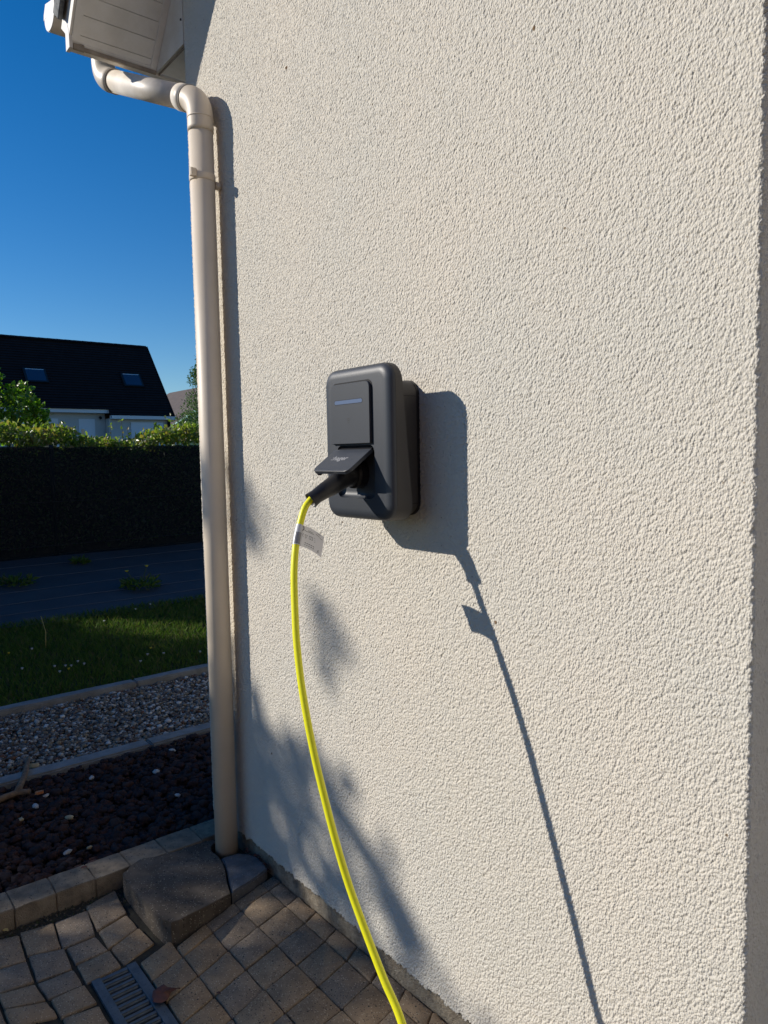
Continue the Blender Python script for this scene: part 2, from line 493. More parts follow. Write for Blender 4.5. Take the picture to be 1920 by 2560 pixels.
for q in LP:
    qc = (sum(p_[0] for p_ in q) / 4, sum(p_[1] for p_ in q) / 4)
    q = [(qc[0] + (p_[0] - qc[0]) * 1.035, qc[1] + (p_[1] - qc[1]) * 1.035) for p_ in q]
    add_paver(q, top=-0.003, tilt=(random.uniform(-.03, .03), random.uniform(-.03, .03)))
for j in range(3):
    for i in range(14):
        x0 = (0.524 if j == 0 else 0.40 + 0.02 * j) + i * 0.099
        y0 = -0.642 - 0.098 * j
        if j == 0 or x0 > 0.36:
            add_paver([(x0, y0 - 0.094), (x0 + 0.095, y0 - 0.094), (x0 + 0.095, y0), (x0, y0)], top=-0.003)
for j in range(2):                                  # the pavers run on towards the street
    for i in range(9):
        x0, y0 = -0.04 + i * 0.099, -0.842 - 0.098 * j
        if not (j == 0 and x0 > 0.36 and False):
            if x0 < 0.38 or j == 1:
                add_paver([(x0, y0 - 0.094), (x0 + 0.095, y0 - 0.094), (x0 + 0.095, y0), (x0, y0)], top=-0.004)

# ------------------------------------------------------------------ drain channel
dr = empty('drain_channel', (0.8, -0.568, 0), 'grey slotted drain channel grate set among the tan pavers', 'drain')
yA, yB, xA, xE = -0.631, -0.508, 0.326, 1.9
box('side_rail', (xA, yB - 0.027, -0.02), (xE, yB, -0.001), M['metal_grate'], dr, 0.002)
box('side_rail', (xA, yA, -0.02), (xE, yA + 0.024, -0.001), M['metal_grate'], dr, 0.002)
me_bar = None
x = xA
k = 0
while x < 1.25:
    w = 0.0185 if k else 0.021
    if me_bar is None or k == 1:
        bm = bmesh.new()
        bmesh.ops.create_cube(bm, size=1)
        for v in bm.verts:
            v.co = Vector((v.co.x * w, v.co.y * (yB - yA - 0.052), v.co.z * 0.014))
        bmesh.ops.bevel(bm, geom=[e for e in bm.edges if abs(e.verts[0].co.y - e.verts[1].co.y) > 0.01], offset=0.0045, segments=3, affect='EDGES')
        me_bar = bm_mesh(bm)
    o = link('grate_bar', me_bar, M['metal_grate'], dr)
    o.location = (x + w / 2, (yA + yB) / 2 - 0.0015, -0.0095)
    x += w + 0.0075
    k += 1
link('channel', pyd([(xA, yA, -0.04), (xE, yA, -0.04), (xE, yB, -0.04), (xA, yB, -0.04), (xA, yA, -0.10), (xE, yA, -0.10), (xE, yB, -0.10), (xA, yB, -0.10)],
     [(4, 5, 6, 7), (0, 4, 7, 3)]), M['water_dark'], dr)
rb = bmesh.new()
for i in range(26):
    for sd in (0, 1):
        cx_, cy_ = xA + 0.03 + i * 0.026, (yB - 0.012 if sd else yA + 0.011)
        bmesh.ops.create_icosphere(rb, subdivisions=1, radius=0.0016, matrix=Matrix.Translation((cx_, cy_, -0.0008)))
o = link('stud', bm_mesh(rb), M['metal_grate'], dr)
o['kind'] = 'stuff'

# dead leaf on the grate
V, F = [], []
out = [(0.526, -0.536), (0.512, -0.530), (0.498, -0.528), (0.486, -0.520), (0.474, -0.500), (0.478, -0.488), (0.492, -0.482), (0.505, -0.480), (0.520, -0.458), (0.523, -0.461), (0.514, -0.482), (0.528, -0.494), (0.540, -0.503), (0.538, -0.520)]
c = (0.505, -0.508)
V.append((*c, 0.006))
for (px, py) in out:
    V.append(((px + c[0]) / 2, (py + c[1]) / 2, 0.012 + random.uniform(-.003, .003)))
for (px, py) in out:
    V.append((px, py, 0.004 + random.uniform(-0.001, 0.008)))
n = len(out)
for k in range(n):
    k2 = (k + 1) % n
    F.append((0, 1 + k, 1 + k2))
    F.append((1 + k, 1 + n + k, 1 + n + k2, 1 + k2))
o = link('dead_leaf', pyd(V, F), M['rust_leaf'], smooth=True)
tag(o, 'curled rust brown dead leaf lying on the edge of the drain grate', 'leaf')

# ------------------------------------------------------------------ concrete gully slab
def prism(name, pts, mt, parent=None, bottom=-0.03, bev=0.004):
    """pts: (x, y, ztop) counter-clockwise"""
    n = len(pts)
    V = [(p[0], p[1], bottom) for p in pts] + [tuple(p) for p in pts]
    F = [tuple(range(n))[::-1], tuple(range(n, 2 * n))] + [(k, (k + 1) % n, n + (k + 1) % n, n + k) for k in range(n)]
    me = pyd(V, F)
    bm = bmesh.new()
    bm.from_mesh(me)
    if bev:
        es = [e for e in bm.edges if min(e.verts[0].co.z, e.verts[1].co.z) > bottom + 1e-4]
        bmesh.ops.bevel(bm, geom=es, offset=bev, segments=2, affect='EDGES', clamp_overlap=True)
    bm.to_mesh(me)
    bm.free()
    return link(name, me, mt, parent)
gs = empty('gully_slab', (0.12, -0.22, 0), 'cracked mossy concrete slab notched around the foot of the downpipe', 'concrete slab')
def arc(cx, cy, rr, a0, a1, n):
    return [(cx + rr * math.cos(R(a0 + (a1 - a0) * k / n)), cy + rr * math.sin(R(a0 + (a1 - a0) * k / n))) for k in range(n + 1)]
hole = arc(0.0, -0.058, 0.056, 160, 306, 9)      # rim of the pipe hole
main = [(-0.052, -0.395, .054), (-0.045, -0.412, .054), (-0.02, -0.420, .055), (0.06, -0.421, .056), (0.15, -0.420, .058), (0.23, -0.418, .060), (0.290, -0.412, .062), (0.318, -0.398, .062), (0.322, -0.375, .061),
        (0.306, -0.32, .054), (0.288, -0.26, .045), (0.262, -0.178, .034), (0.205, -0.160, .034), (0.165, -0.145, .035), (0.135, -0.132, .035), (0.088, -0.118, .036), (0.05, -0.112, .036)]
main += [(px, py, .036) for px, py in hole[::-1][1:]]
main += [(-0.08, -0.10, .040), (-0.085, -0.17, .043), (-0.068, -0.20, .045), (-0.078, -0.24, .047), (-0.10, -0.26, .048), (-0.082, -0.29, .049), (-0.095, -0.335, .052), (-0.075, -0.375, .053)]
prism('slab_body', main, M['slab'], gs, bev=0.004)
piece = [(0.052, -0.106, .033), (0.09, -0.112, .033), (0.138, -0.126, .033), (0.168, -0.139, .032), (0.208, -0.153, .032), (0.255, -0.170, .031), (0.236, -0.09, .029), (0.214, -0.03, .027), (0.200, -0.010, .027), (0.175, -0.004, .028), (0.12, -0.004, .029), (0.085, -0.020, .030), (0.058, -0.045, .031)]
prism('broken_corner', piece, M['slab_new'], gs, bev=0.004)
# fallen dry leaves behind the slab
lm = []
for k in range(26):
    cx_, cy_ = random.uniform(0.05, 0.24), random.uniform(-0.003, 0.006)
    cx_ = random.uniform(0.02, 0.20)
    s = random.uniform(0.008, 0.016)
    a = random.uniform(0, 6.28)
    z = random.uniform(0.01, 0.034)
    lm.append((cx_, cy_ - 0.01, z, s, a))
V, F = [], []
for (a0, b0, z, s, a) in lm:
    i0 = len(V)
    ca, sa = math.cos(a), math.sin(a)
    for (px, py, pz) in ((-s, 0, 0), (0, -s * .5, s * .3), (s, 0, 0.1 * s), (0, s * .5, s * .35)):
        V.append((a0 + px * ca - py * sa, b0 + (px * sa + py * ca) * 0.8, z + pz))
    F += [(i0, i0 + 1, i0 + 2), (i0, i0 + 2, i0 + 3)]
o = link('leaf_litter', pyd(V, F), M['rust_leaf'])
tag(o, 'small heap of dry brown leaves caught between the slab and the house wall', 'leaves', kind='stuff')

# ------------------------------------------------------------------ kerbs and edgings
kb = empty('garden_kerb', (-0.2, -0.5, 0), 'row of tan concrete kerb stones holding back the dark lava rock bed', 'kerb')
ys = [-1.60, -1.475, -1.35, -1.228, -1.105, -0.982, -0.860, -0.733, -0.610, -0.490, -0.372, -0.245, -0.115, 0.01, 0.14]
for a, b in zip(ys[:-1], ys[1:]):
    bm = bmesh.new()
    bmesh.ops.create_cube(bm, size=1)
    bmesh.ops.subdivide_edges(bm, edges=bm.edges[:], cuts=2, use_grid_fill=True)
    top = 0.050 + random.uniform(-.002, .002)
    for v in bm.verts:
        v.co = Vector((-0.135 + v.co.x * 0.118, (a + b) / 2 + v.co.y * (b - a - 0.0015), -0.045 + (v.co.z + .5) * (top + 0.045)))
        v.co += Vector([random.uniform(-.0016, .0016) for _ in range(3)])
    bmesh.ops.bevel(bm, geom=[e for e in bm.edges if e.calc_face_angle(0) > 1.0], offset=0.0022, segments=2, affect='EDGES')
    o = link('kerb_stone', bm_mesh(bm), M['kerb'], kb)
    auto_smooth(o, 40)
def edging(name, x0, x1, top, label, y0=-4.0, y1=2.6):
    t = empty(name, ((x0 + x1) / 2, 0, 0), label, 'edging')
    y = y0
    while y < y1:
        y2 = y + 1.0
        bm = bmesh.new()
        bmesh.ops.create_cube(bm, size=1)
        es = [e for e in bm.edges if abs(e.verts[0].co.y - e.verts[1].co.y) > 0.5]
        bmesh.ops.subdivide_edges(bm, edges=es, cuts=14, use_grid_fill=True)
        for v in bm.verts:
            v.co = Vector(((x0 + x1) / 2 + v.co.x * (x1 - x0), (y + y2) / 2 + v.co.y * (y2 - y - 0.003), -0.05 + (v.co.z + .5) * (top + 0.05)))
            v.co += Vector([random.uniform(-.0012, .0012) for _ in range(3)])
        bmesh.ops.bevel(bm, geom=[e for e in bm.edges if e.calc_face_angle(0) > 1.0], offset=0.008, segments=2, affect='EDGES')
        o = link('edging_slab', bm_mesh(bm), M['edging'], t)
        auto_smooth(o, 40)
        y = y2
edging('gravel_edging', -1.195, -1.105, 0.032, 'grey concrete edging between the gravel strip and the lava rock bed', y0=-3.9)
edging('lawn_edging', -2.20, -2.115, 0.040, 'grey concrete edging between the lawn and the gravel strip', y0=-3.6)

# ------------------------------------------------------------------ loose stones
def ico():
    bm = bmesh.new()
    bmesh.ops.create_icosphere(bm, subdivisions=1, radius=1)
    v = np.array([tuple(x.co) for x in bm.verts])
    f = np.array([[x.index for x in fc.verts] for fc in bm.faces])
    bm.free()
    return v, f
IV, IF = ico()
bm = bmesh.new()
bmesh.ops.create_icosphere(bm, subdivisions=2, radius=1)
IV2 = np.array([tuple(x.co) for x in bm.verts])
IF2 = np.array([[x.index for x in fc.verts] for fc in bm.faces])
bm.free()
def np_mesh(V, F):
    me = bpy.data.meshes.new('mesh')
    V = np.ascontiguousarray(V, dtype=np.float32)
    F = np.ascontiguousarray(F, dtype=np.int32)
    k = F.shape[1]
    me.vertices.add(len(V))
    me.vertices.foreach_set('co', V.ravel())
    me.loops.add(F.size)
    me.loops.foreach_set('vertex_index', F.ravel())
    me.polygons.add(len(F))
    me.polygons.foreach_set('loop_start', np.arange(0, F.size, k, dtype=np.int32))
    me.polygons.foreach_set('loop_total', np.full(len(F), k, dtype=np.int32))
    me.update(calc_edges=True)
    me.validate()
    return me
def rot_rand(n):
    q = rng.normal(size=(n, 4))
    q /= np.linalg.norm(q, axis=1)[:, None]
    w, x, y, z = q.T
    return np.stack([np.stack([1 - 2 * (y * y + z * z), 2 * (x * y - z * w), 2 * (x * z + y * w)], 1),
                     np.stack([2 * (x * y + z * w), 1 - 2 * (x * x + z * z), 2 * (y * z - x * w)], 1),
                     np.stack([2 * (x * z - y * w), 2 * (y * z + x * w), 1 - 2 * (x * x + y * y)], 1)], 1)
def stones(n, x0, x1, y0, y1, zf, s0, s1, rough, base=(IV, IF), flat=0.65):
    BV, BF = base
    m_ = len(BV)
    V = BV[None] * (1 + rng.uniform(-rough, rough, size=(n, m_, 1)))
    V = V * rng.uniform(0.6, 1.0, size=(n, 1, 3)) * np.array([1, 1, 1])[None, None]
    V = np.einsum('nij,nkj->nki', rot_rand(n), V)
    V[:, :, 2] *= flat
    s = s0 + (s1 - s0) * rng.random(n) ** 2
    V *= s[:, None, None]
    X = rng.uniform(x0, x1, n)
    Y = rng.uniform(y0, y1, n)
    Z = zf(n, s)
    V += np.stack([X, Y, Z], 1)[:, None, :]
    F = BF[None] + (np.arange(n) * m_)[:, None, None]
    return np_mesh(V.reshape(-1, 3), F.reshape(-1, 3))
o = link('gravel', stones(15000, -2.10, -1.20, -0.75, 1.25, lambda n, s: rng.uniform(-0.004, 0.014, n), 0.006, 0.019, 0.22), M['gravel'])
tag(o, 'mixed grey, cream and brown gravel filling the strip beyond the second edging', 'gravel', kind='stuff')
o = link('lava_rocks', stones(6000, -1.10, -0.20, -1.1, 0.75, lambda n, s: rng.uniform(-0.006, 0.020, n), 0.009, 0.029, 0.28, (IV2, IF2), 0.7), M['lava'])
tag(o, 'dark reddish brown lava rocks filling the bed behind the kerb', 'rocks', kind='stuff')
o = link('joint_grit', stones(900, -0.075, 0.02, -0.95, -0.40, lambda n, s: rng.uniform(-0.012, -0.006, n), 0.002, 0.006, 0.25), M['grit'])
tag(o, 'dark soil and grit in the gap between the pavers and the kerb', 'grit', kind='stuff')
# single pale stones on the lava bed
def pebble(x, y, z, s, mk, label, sx=1.0):
    s *= 0.8
    v = IV2 * (1 + rng.uniform(-.22, .22, size=(len(IV2), 1))) * np.array([s * 1.15, s * random.uniform(.5, .8), s * 0.5])
    z -= 0.006
    a = random.uniform(0, 3.14)
    v = v @ np.array([[math.cos(a), -math.sin(a), 0], [math.sin(a), math.cos(a), 0], [0, 0, 1]])
    o = link('pebble', np_mesh(v, IF2), M[mk], smooth=True, loc=(x, y, z))
    tag(o, label, 'pebble', 'loose pale stones on the lava rock bed')
# ================================================================== RENDERED HOUSE
house = empty('house', (0.8, 0, 0), 'cream roughcast gable wall of the near house with white roof edge', 'house')
WX0, WX1, WZ0, WZ1 = -0.229, 1.787, 0.068, 5.0
DP = 0.0026
def field(n, seed):
    g_ = np.random.default_rng(seed)
    k = np.fft.fftfreq(n, d=DP)
    KX, KY = np.meshgrid(k, k, indexing='xy')
    out = np.zeros((n, n))
    # (centre wavelength m, bandwidth, weight, elongation angle)
    for lam, bw, w, an, el in ((0.0100, 0.45, 0.50, 62, 1.15), (0.0072, 0.35, 0.80, 55, 1.15), (0.018, 0.45, 0.30, 70, 1.1), (0.05, 0.6, 0.14, 0, 1.0)):
        ca, sa = math.cos(R(an)), math.sin(R(an))
        U = (KX * ca + KY * sa) * el
        W = (-KX * sa + KY * ca) / el
        K = np.hypot(U, W) + 1e-9
        filt = np.exp(-(np.log(K * lam)) ** 2 / (2 * bw * bw))
        f_ = np.real(np.fft.ifft2(np.fft.fft2(g_.normal(size=(n, n))) * filt))
        out += w * f_ / f_.std()
    return out
NF = 1400
def grains(n, cell, seed, el=1.3, an=62.0):
    """union of rounded grains of random height, sharp hollows between them; wraps round"""
    g_ = np.random.default_rng(seed)
    m_ = int(round(n * DP / cell))
    cs = n * DP / m_
    jx, jy, hh = g_.random((m_, m_)), g_.random((m_, m_)), g_.random((m_, m_))
    p = (np.arange(n) + 0.5) * DP
    X, Y = np.meshgrid(p, p)
    ci, cj = (X / cs).astype(int), (Y / cs).astype(int)
    ca, sa = math.cos(R(an)), math.sin(R(an))
    best = np.full((n, n), -9.0)
    for di in (-1, 0, 1):
        for dj in (-1, 0, 1):
            a_, b_ = (ci + di) % m_, (cj + dj) % m_
            dx = (ci + di + jx[b_, a_]) * cs - X
            dy = (cj + dj + jy[b_, a_]) * cs - Y
            U = (dx * ca + dy * sa) / el
            W = (-dx * sa + dy * ca) * el ** 0.5
            q = 0.75 * hh[b_, a_] - (U * U + W * W) / (cs * cs) * 1.9
            best = np.maximum(best, q)
    return best
H = grains(NF, 0.0050, 3)
H = (H - H.mean()) / H.std()
H2 = grains(NF, 0.0095, 8, 1.15)
H2 = (H2 - H2.mean()) / H2.std()
HB = field(NF, 5)
HB = HB / HB.std()
H = 0.90 * H + 0.28 * H2 + 0.18 * HB
HP = field(NF, 21)
HP = HP / HP.std()
H = H - 2.0 * np.clip(HP - 1.45, 0, 1.3) ** 0.8
WRAP = 0.10
uu = np.arange(-0.02, (WX1 - WX0) + WRAP, DP)
vv = np.concatenate([np.arange(0, 3.07, DP), 3.07 + np.arange(0, (WZ1 - WZ0 - 3.07), 0.03)])
W_ = WX1 - WX0
rc = 0.006
def corner(u):
    """position and normal along the wall, turning at both ends"""
    X = np.clip(u, 0, W_)
    Y = np.zeros_like(u)
    NX = np.zeros_like(u)
    NY = -np.ones_like(u)
    for s, sel, dd in ((1, u > W_ - rc, u - (W_ - rc)), (-1, u < rc, rc - u)):
        arcl = rc * math.pi / 2
        th = np.clip(dd / rc, 0, math.pi / 2)
        ext = np.clip(dd - arcl, 0, None)
        cx0 = W_ - rc if s > 0 else rc
        X = np.where(sel, cx0 + s * rc * np.sin(th), X)
        Y = np.where(sel, rc * (1 - np.cos(th)) + ext, Y)
        NX = np.where(sel, s * np.sin(th), NX)
        NY = np.where(sel, -np.cos(th), NY)
    return X, Y, NX, NY
Xc, Yc, NXc, NYc = corner(uu)
iu = (np.round((uu + 0.1) / DP).astype(int)) % NF
iv = (np.round(vv / DP).astype(int)) % NF
HH = H[np.ix_(iv, iu)] * 0.00066
lowf = H[np.ix_((iv // 7) % NF, (iu // 7) % NF)] * 0.0007        # slow waviness of the hand-thrown coat
lowf = (lowf + np.roll(lowf, 3, 0) + np.roll(lowf, 3, 1)) / 3
# ragged arrises at the corners
edge = np.exp(-np.minimum(np.abs(uu - W_), np.abs(uu)) / 0.004)[None, :]
nv, nu = HH.shape
rag = H[np.ix_(iv, [5])] * 0.0016 * edge
bot = np.exp(-(vv) / 0.006)[:, None]
ragz = H[np.ix_([9], (iu * 1) % NF)] * 0.0022 + H[np.ix_([77], (iu // 6) % NF)] * 0.003
D_ = HH + lowf * 0.0
PX = WX0 + Xc[None, :] + NXc[None, :] * D_ + np.sign(uu - W_ / 2)[None, :] * rag
PY = Yc[None, :] + NYc[None, :] * D_ + np.zeros((nv, nu))
PZ = WZ0 + vv[:, None] + bot * ragz - 0.010 * np.clip((WX0 + Xc)[None, :], 0, 2) * np.clip(1 - vv[:, None] / 0.3, 0, 1)
# the render drips down over the plinth at its foot
PY = PY + 0
V = np.stack([PX, PY, PZ], -1).reshape(-1, 3)
lip = V[:nu].copy()
lip[:, 1] += 0.016
lip[:, 2] += 0.001
V = np.concatenate([V, lip])
a = (np.arange(nv - 1)[:, None] * nu + np.arange(nu - 1)[None, :]).ravel()
F = np.stack([a, a + 1, a + nu + 1, a + nu], 1)
b0 = nv * nu
a2 = np.arange(nu - 1)
F = np.concatenate([F, np.stack([b0 + a2, b0 + a2 + 1, a2 + 1, a2], 1)])
wall = link('roughcast_wall', np_mesh(V, F), M['render'], house)
# body of the house behind the coat, garage opening on the right
box('side_wall', (WX0 + 0.004, 0.02, 0.06), (1.70, 6.0, 2.95), M['render_plain'], house)
box('reveal', (1.72, 0.099, 0.0), (WX1 - 0.001, 0.45, 2.25), M['render_plain'], house)
box('lintel', (WX1 + 0.0, 0.004, 2.25), (4.6, 0.30, 5.0), M['render_plain'], house)
box('pier', (4.25, 0.004, 0.0), (4.6, 0.45, 2.25), M['render_plain'], house)
gd = box('garage_door', (WX1, 0.40, 0.0), (4.25, 0.44, 2.25), M['far_door'], house)
V, F = [], []
nxp, nzp = 420, 12
for i_ in range(nxp + 1):
    for k_ in range(nzp + 1):
        xx_ = -0.222 + 2.002 * i_ / nxp
        V.append((xx_, 0.0105 + random.uniform(-0.0016, 0.0016) + 0.002 * math.sin(xx_ * 23) * math.sin(k_ * 0.7 + xx_ * 9), -0.04 + 0.125 * k_ / nzp))
for i_ in range(nxp):
    for k_ in range(nzp):
        q_ = i_ * (nzp + 1) + k_
        F.append((q_, q_ + nzp + 1, q_ + nzp + 2, q_ + 1))
pl = link('plinth', pyd(V, F), M['plinth'], house, smooth=True)
link('plinth_return', pyd([(-0.222, 0.013, -0.04), (-0.222, 0.013, 0.09), (-0.222, 0.4, 0.09), (-0.222, 0.4, -0.04)], [(0, 1, 2, 3)]), M['plinth'], house)
link('plinth_return', pyd([(1.78, 0.013, -0.04), (1.78, 0.4, -0.04), (1.78, 0.4, 0.09), (1.78, 0.013, 0.09)], [(0, 1, 2, 3)]), M['plinth'], house)

# ---- roof edge: sloping soffit planks, closing panel, fascia, barge board, tiles, gutter
TA = math.tan(R(49.87))
FX, FZ = -0.487, 2.890
YO = -0.313
ca, sa = math.cos(R(49.87)), math.sin(R(49.87))
def sl(s, n=0.0):
    """point in the X-Z plane: s metres up the slope from the lower soffit edge, n metres above the soffit plane"""
    return (FX + s * ca - n * sa, FZ + s * sa + n * ca)
def slab_on_slope(name, s0, s1, y0, y1, n0, n1, mt, parent=house, bev=0.0):
    q = [sl(s0, n0), sl(s1, n0), sl(s1, n1), sl(s0, n1)]
    V = [(x, y, z) for y in (y0, y1) for (x, z) in q]
    F = [(0, 1, 2, 3), (7, 6, 5, 4), (0, 4, 5, 1), (1, 5, 6, 2), (2, 6, 7, 3), (3, 7, 4, 0)]
    me = pyd(V, F)
    bm = bmesh.new()
    bm.from_mesh(me)
    bmesh.ops.recalc_face_normals(bm, faces=bm.faces)
    if bev:
        bmesh.ops.bevel(bm, geom=bm.edges[:], offset=bev, segments=1, affect='EDGES')
    bm.to_mesh(me)
    bm.free()
    return link(name, me, mt, parent)
seam_s = [0.012, 0.040, 0.1045, 0.166, 0.2265, 0.2885, 0.35, 0.412, 0.474, 0.536, 0.60, 0.66, 0.72, 0.78, 0.84, 0.90, 0.96, 1.02, 1.10, 1.18, 1.3, 1.42]
for a, b in zip(seam_s[:-1], seam_s[1:]):
    slab_on_slope('soffit_plank', a + 0.0007, b - 0.0007, -0.287, -0.020, 0.0, 0.008, M['soffit'], bev=0.0007)
slab_on_slope('soffit_backing', 0.0, 1.5, -0.31, 0.0, 0.0085, 0.012, M['seam'])
slab_on_slope('edge_strip', 0.006, 1.5, -0.3115, -0.284, -0.003, 0.007, M['soffit'])
slab_on_slope('wall_channel', 0.006, 1.5, -0.0235, -0.001, -0.006, 0.007, M['soffit'])
slab_on_slope('bottom_channel', 0.004, 0.016, -0.268, -0.004, -0.004, 0.006, M['soffit'])
# lower fascia box edge
box('fascia', (-0.505, -0.309, 2.876), (-0.482, 3.0, 3.03), M['pvc_white'], house, 0.001)
box('fascia_trim', (-0.4815, -0.306, 2.874), (-0.470, -0.268, 2.893), M['dirt_pvc'], house, 0.001)
box('fascia_trim', (-0.4815, -0.2675, 2.877), (-0.474, -0.0025, 2.890), M['dirt_pvc'], house, 0.001)
# closing panel in the plane of the wall, left of its corner
cp = [(-0.482, 2.885), (-0.2315, 2.885), (-0.2315, FZ + (-0.2315 - FX) * TA + 0.01), (-0.482, FZ + (0.005) * TA + 0.01)]
V = [(x, y, z) for y in (-0.0005, 0.008) for (x, z) in cp]
F = [(0, 1, 2, 3), (7, 6, 5, 4), (0, 4, 5, 1), (1, 5, 6, 2), (2, 6, 7, 3), (3, 7, 4, 0)]
link('closing_panel', pyd(V, F), M['pvc_white'], house)
tube('screw', [(-0.243, -0.004, 2.972), (-0.243, 0.002, 2.972)], 0.004, M['post'], house, 10)
# horizontal eaves soffit running back along the side of the house
for k, (a, b) in enumerate(((-0.474, -0.405), (-0.404, -0.335), (-0.334, -0.232))):
    box('eaves_plank', (a, 0.012, 2.884), (b, 3.0, 2.892), M['soffit'], house, 0.0006)
box('eaves_strip', (-0.481, 0.0085, 2.878), (-0.232, 0.0115, 2.893), M['dirt_pvc'], house)
# barge board and verge
slab_on_slope('barge_board', 0.020, 1.5, -0.3205, -0.3125, -0.001, 0.105, M['pvc_white'])
V = [(x, y, z) for y in (-0.3215, -0.3095) for (x, z) in ((-0.5065, 2.872), (-0.4665, 2.872), (-0.4665, 2.925), (-0.5065, 3.0))]
link('barge_foot', pyd(V, [(0, 1, 2, 3), (7, 6, 5, 4), (0, 4, 5, 1), (1, 5, 6, 2), (2, 6, 7, 3), (3, 7, 4, 0)]), M['pvc_white'], house)
for k in range(6):                                         # overlapping roof tiles with turned-down verge
    s0 = 0.050 + k * 0.27
    slab_on_slope('roof_tile', s0, s0 + 0.30, -0.345, -0.08, 0.104, 0.124, M['tile'], bev=0.002)
    slab_on_slope('verge_tile', s0 + 0.004, s0 + 0.266, -0.348, -0.332, 0.060, 0.130, M['tile'], bev=0.003)
slab_on_slope('roof_surface', 0.03, 4.0, -0.078, 6.0, 0.100, 0.118, M['tile'])
# gutter
def half_round(name, y0, y1, rr, cx, cz, mt, parent, thick=0.003):
    V, F = [], []
    n = 18
    for y in (y0, y1):
        for r_ in (rr, rr - thick):
            for k in range(n + 1):
                a_ = math.pi + math.pi * k / n
                V.append((cx + r_ * math.cos(a_), y, cz + r_ * math.sin(a_)))
    n1 = n + 1
    for k in range(n):
        F.append((k, k + 1, 2 * n1 + k + 1, 2 * n1 + k))
        F.append((n1 + k + 1, n1 + k, 3 * n1 + k, 3 * n1 + k + 1))
        F.append((k + 1, k, n1 + k, n1 + k + 1))
    return link(name, pyd(V, F), mt, parent, smooth=False)
GX, GZ = -0.628, 3.055
gut = half_round('gutter', -0.335, 3.0, 0.062, GX, GZ, M['pvc_pale'], house)
V = [(GX, -0.338, GZ - 0.005)] + [(GX + 0.064 * math.cos(math.pi + math.pi * k / 20), -0.338, GZ + 0.004 + 0.064 * math.sin(math.pi + math.pi * k / 20)) for k in range(21)]
V += [(GX + 0.064, -0.338, GZ + 0.02), (GX - 0.045, -0.338, GZ + 0.05), (GX - 0.070, -0.338, GZ + 0.022), (GX - 0.074, -0.338, GZ + 0.004)]
ring = list(range(1, len(V)))
nV = len(V)
V2 = V + [(x, y + 0.003, z) for x, y, z in V]
F = [(0, ring[k], ring[(k + 1) % len(ring)]) for k in range(len(ring))]
F += [(nV, nV + ring[(k + 1) % len(ring)], nV + ring[k]) for k in range(len(ring))]
F += [(ring[k], nV + ring[k], nV + ring[(k + 1) % len(ring)], ring[(k + 1) % len(ring)]) for k in range(len(ring))]
link('end_cap', pyd(V2, F), M['pvc_white'], gut)

# ================================================================== DOWNPIPE
dp = empty('downpipe', (0, -0.058, 0), 'sand coloured round rainwater pipe running down the left corner of the cream wall', 'downpipe')
C0 = Vector((-0.625, -0.150, 2.876))
C1 = Vector((0.0, -0.058, 2.586))
dirn = (C1 - C0).normalized()
def bend(p0, p1, p2, rr, n=10):
    """rounded corner at p1"""
    a_ = (p0 - p1).normalized()
    b_ = (p2 - p1).normalized()
    A_, B_ = p1 + a_ * rr, p1 + b_ * rr
    return [A_.lerp(p1, t).lerp(p1.lerp(B_, t), t) for t in [k / n for k in range(n + 1)]]
top_ = Vector((-0.625, -0.150, 3.02))
e1 = bend(top_, C0, C1, 0.062)
e2 = bend(C0, C1, Vector((0, -0.058, 0)), 0.056)
tube('outlet', [(-0.625, -0.150, 2.945), (-0.625, -0.150, 3.03)], 0.041, M['pvc_pale'], dp, 32)
tube('upper_elbow', [e1[0] + Vector((0, 0, 0.015))] + e1 + [e1[-1] + dirn * 0.035], 0.0430, M['pvc_pale'], dp, 36)
tube('slanted_pipe', [C0 + dirn * 0.09, C1 - dirn * 0.10], 0.0398, M['pvc_pale'], dp, 36)
tube('socket', [C1 - dirn * 0.115, C1 - dirn * 0.062], [0.0428, 0.0428], M['pvc_pale'], dp, 36)
tube('lower_elbow', [e2[0] - dirn * 0.008] + e2 + [Vector((0, -0.058, 2.50)), Vector((0, -0.058, 2.487))], 0.0422, M['pvc_sand'], dp, 36)
tube('elbow_ring', [Vector((0, -0.058, 2.533)), Vector((0, -0.058, 2.529))], 0.0432, M['pvc_sand'], dp, 36)
tube('pipe', [Vector((0, -0.058, 2.49)), Vector((0, -0.058, 1.2)), Vector((0, -0.058, -0.03))], 0.040, M['pvc_sand'], dp, 48)
for rp_ in (e2[0],):
    tube('joint_ring', [rp_ - dirn * 0.010, rp_ - dirn * 0.005], 0.0438, M['dirt_pvc'], dp, 36)
tube('joint_ring', [C0 + dirn * 0.097, C0 + dirn * 0.0985], 0.0437, M['dirt_pvc'], dp, 36)
# clamp
tube('clamp', [Vector((0, -0.058, 2.352)), Vector((0, -0.058, 2.348)), Vector((0, -0.058, 2.332)), Vector((0, -0.058, 2.328))], [0.0410, 0.0430, 0.0430, 0.0410], M['pvc_sand'], dp, 36)
box('clamp_lug', (0.016, -0.112, 2.332), (0.0225, -0.094, 2.360), M['pvc_sand'], dp, 0.001)
box('clamp_lug', (0.024, -0.111, 2.333), (0.0295, -0.092, 2.358), M['pvc_sand'], dp, 0.001)
tube('clamp_stem', [(0.012, -0.020, 2.322), (0.012, 0.004, 2.322)], 0.013, M['pvc_sand'], dp, 16)
tube('clamp_screw', [(0.0150, -0.104, 2.349), (0.0165, -0.104, 2.349)], 0.0028, M['ink'], dp, 10)

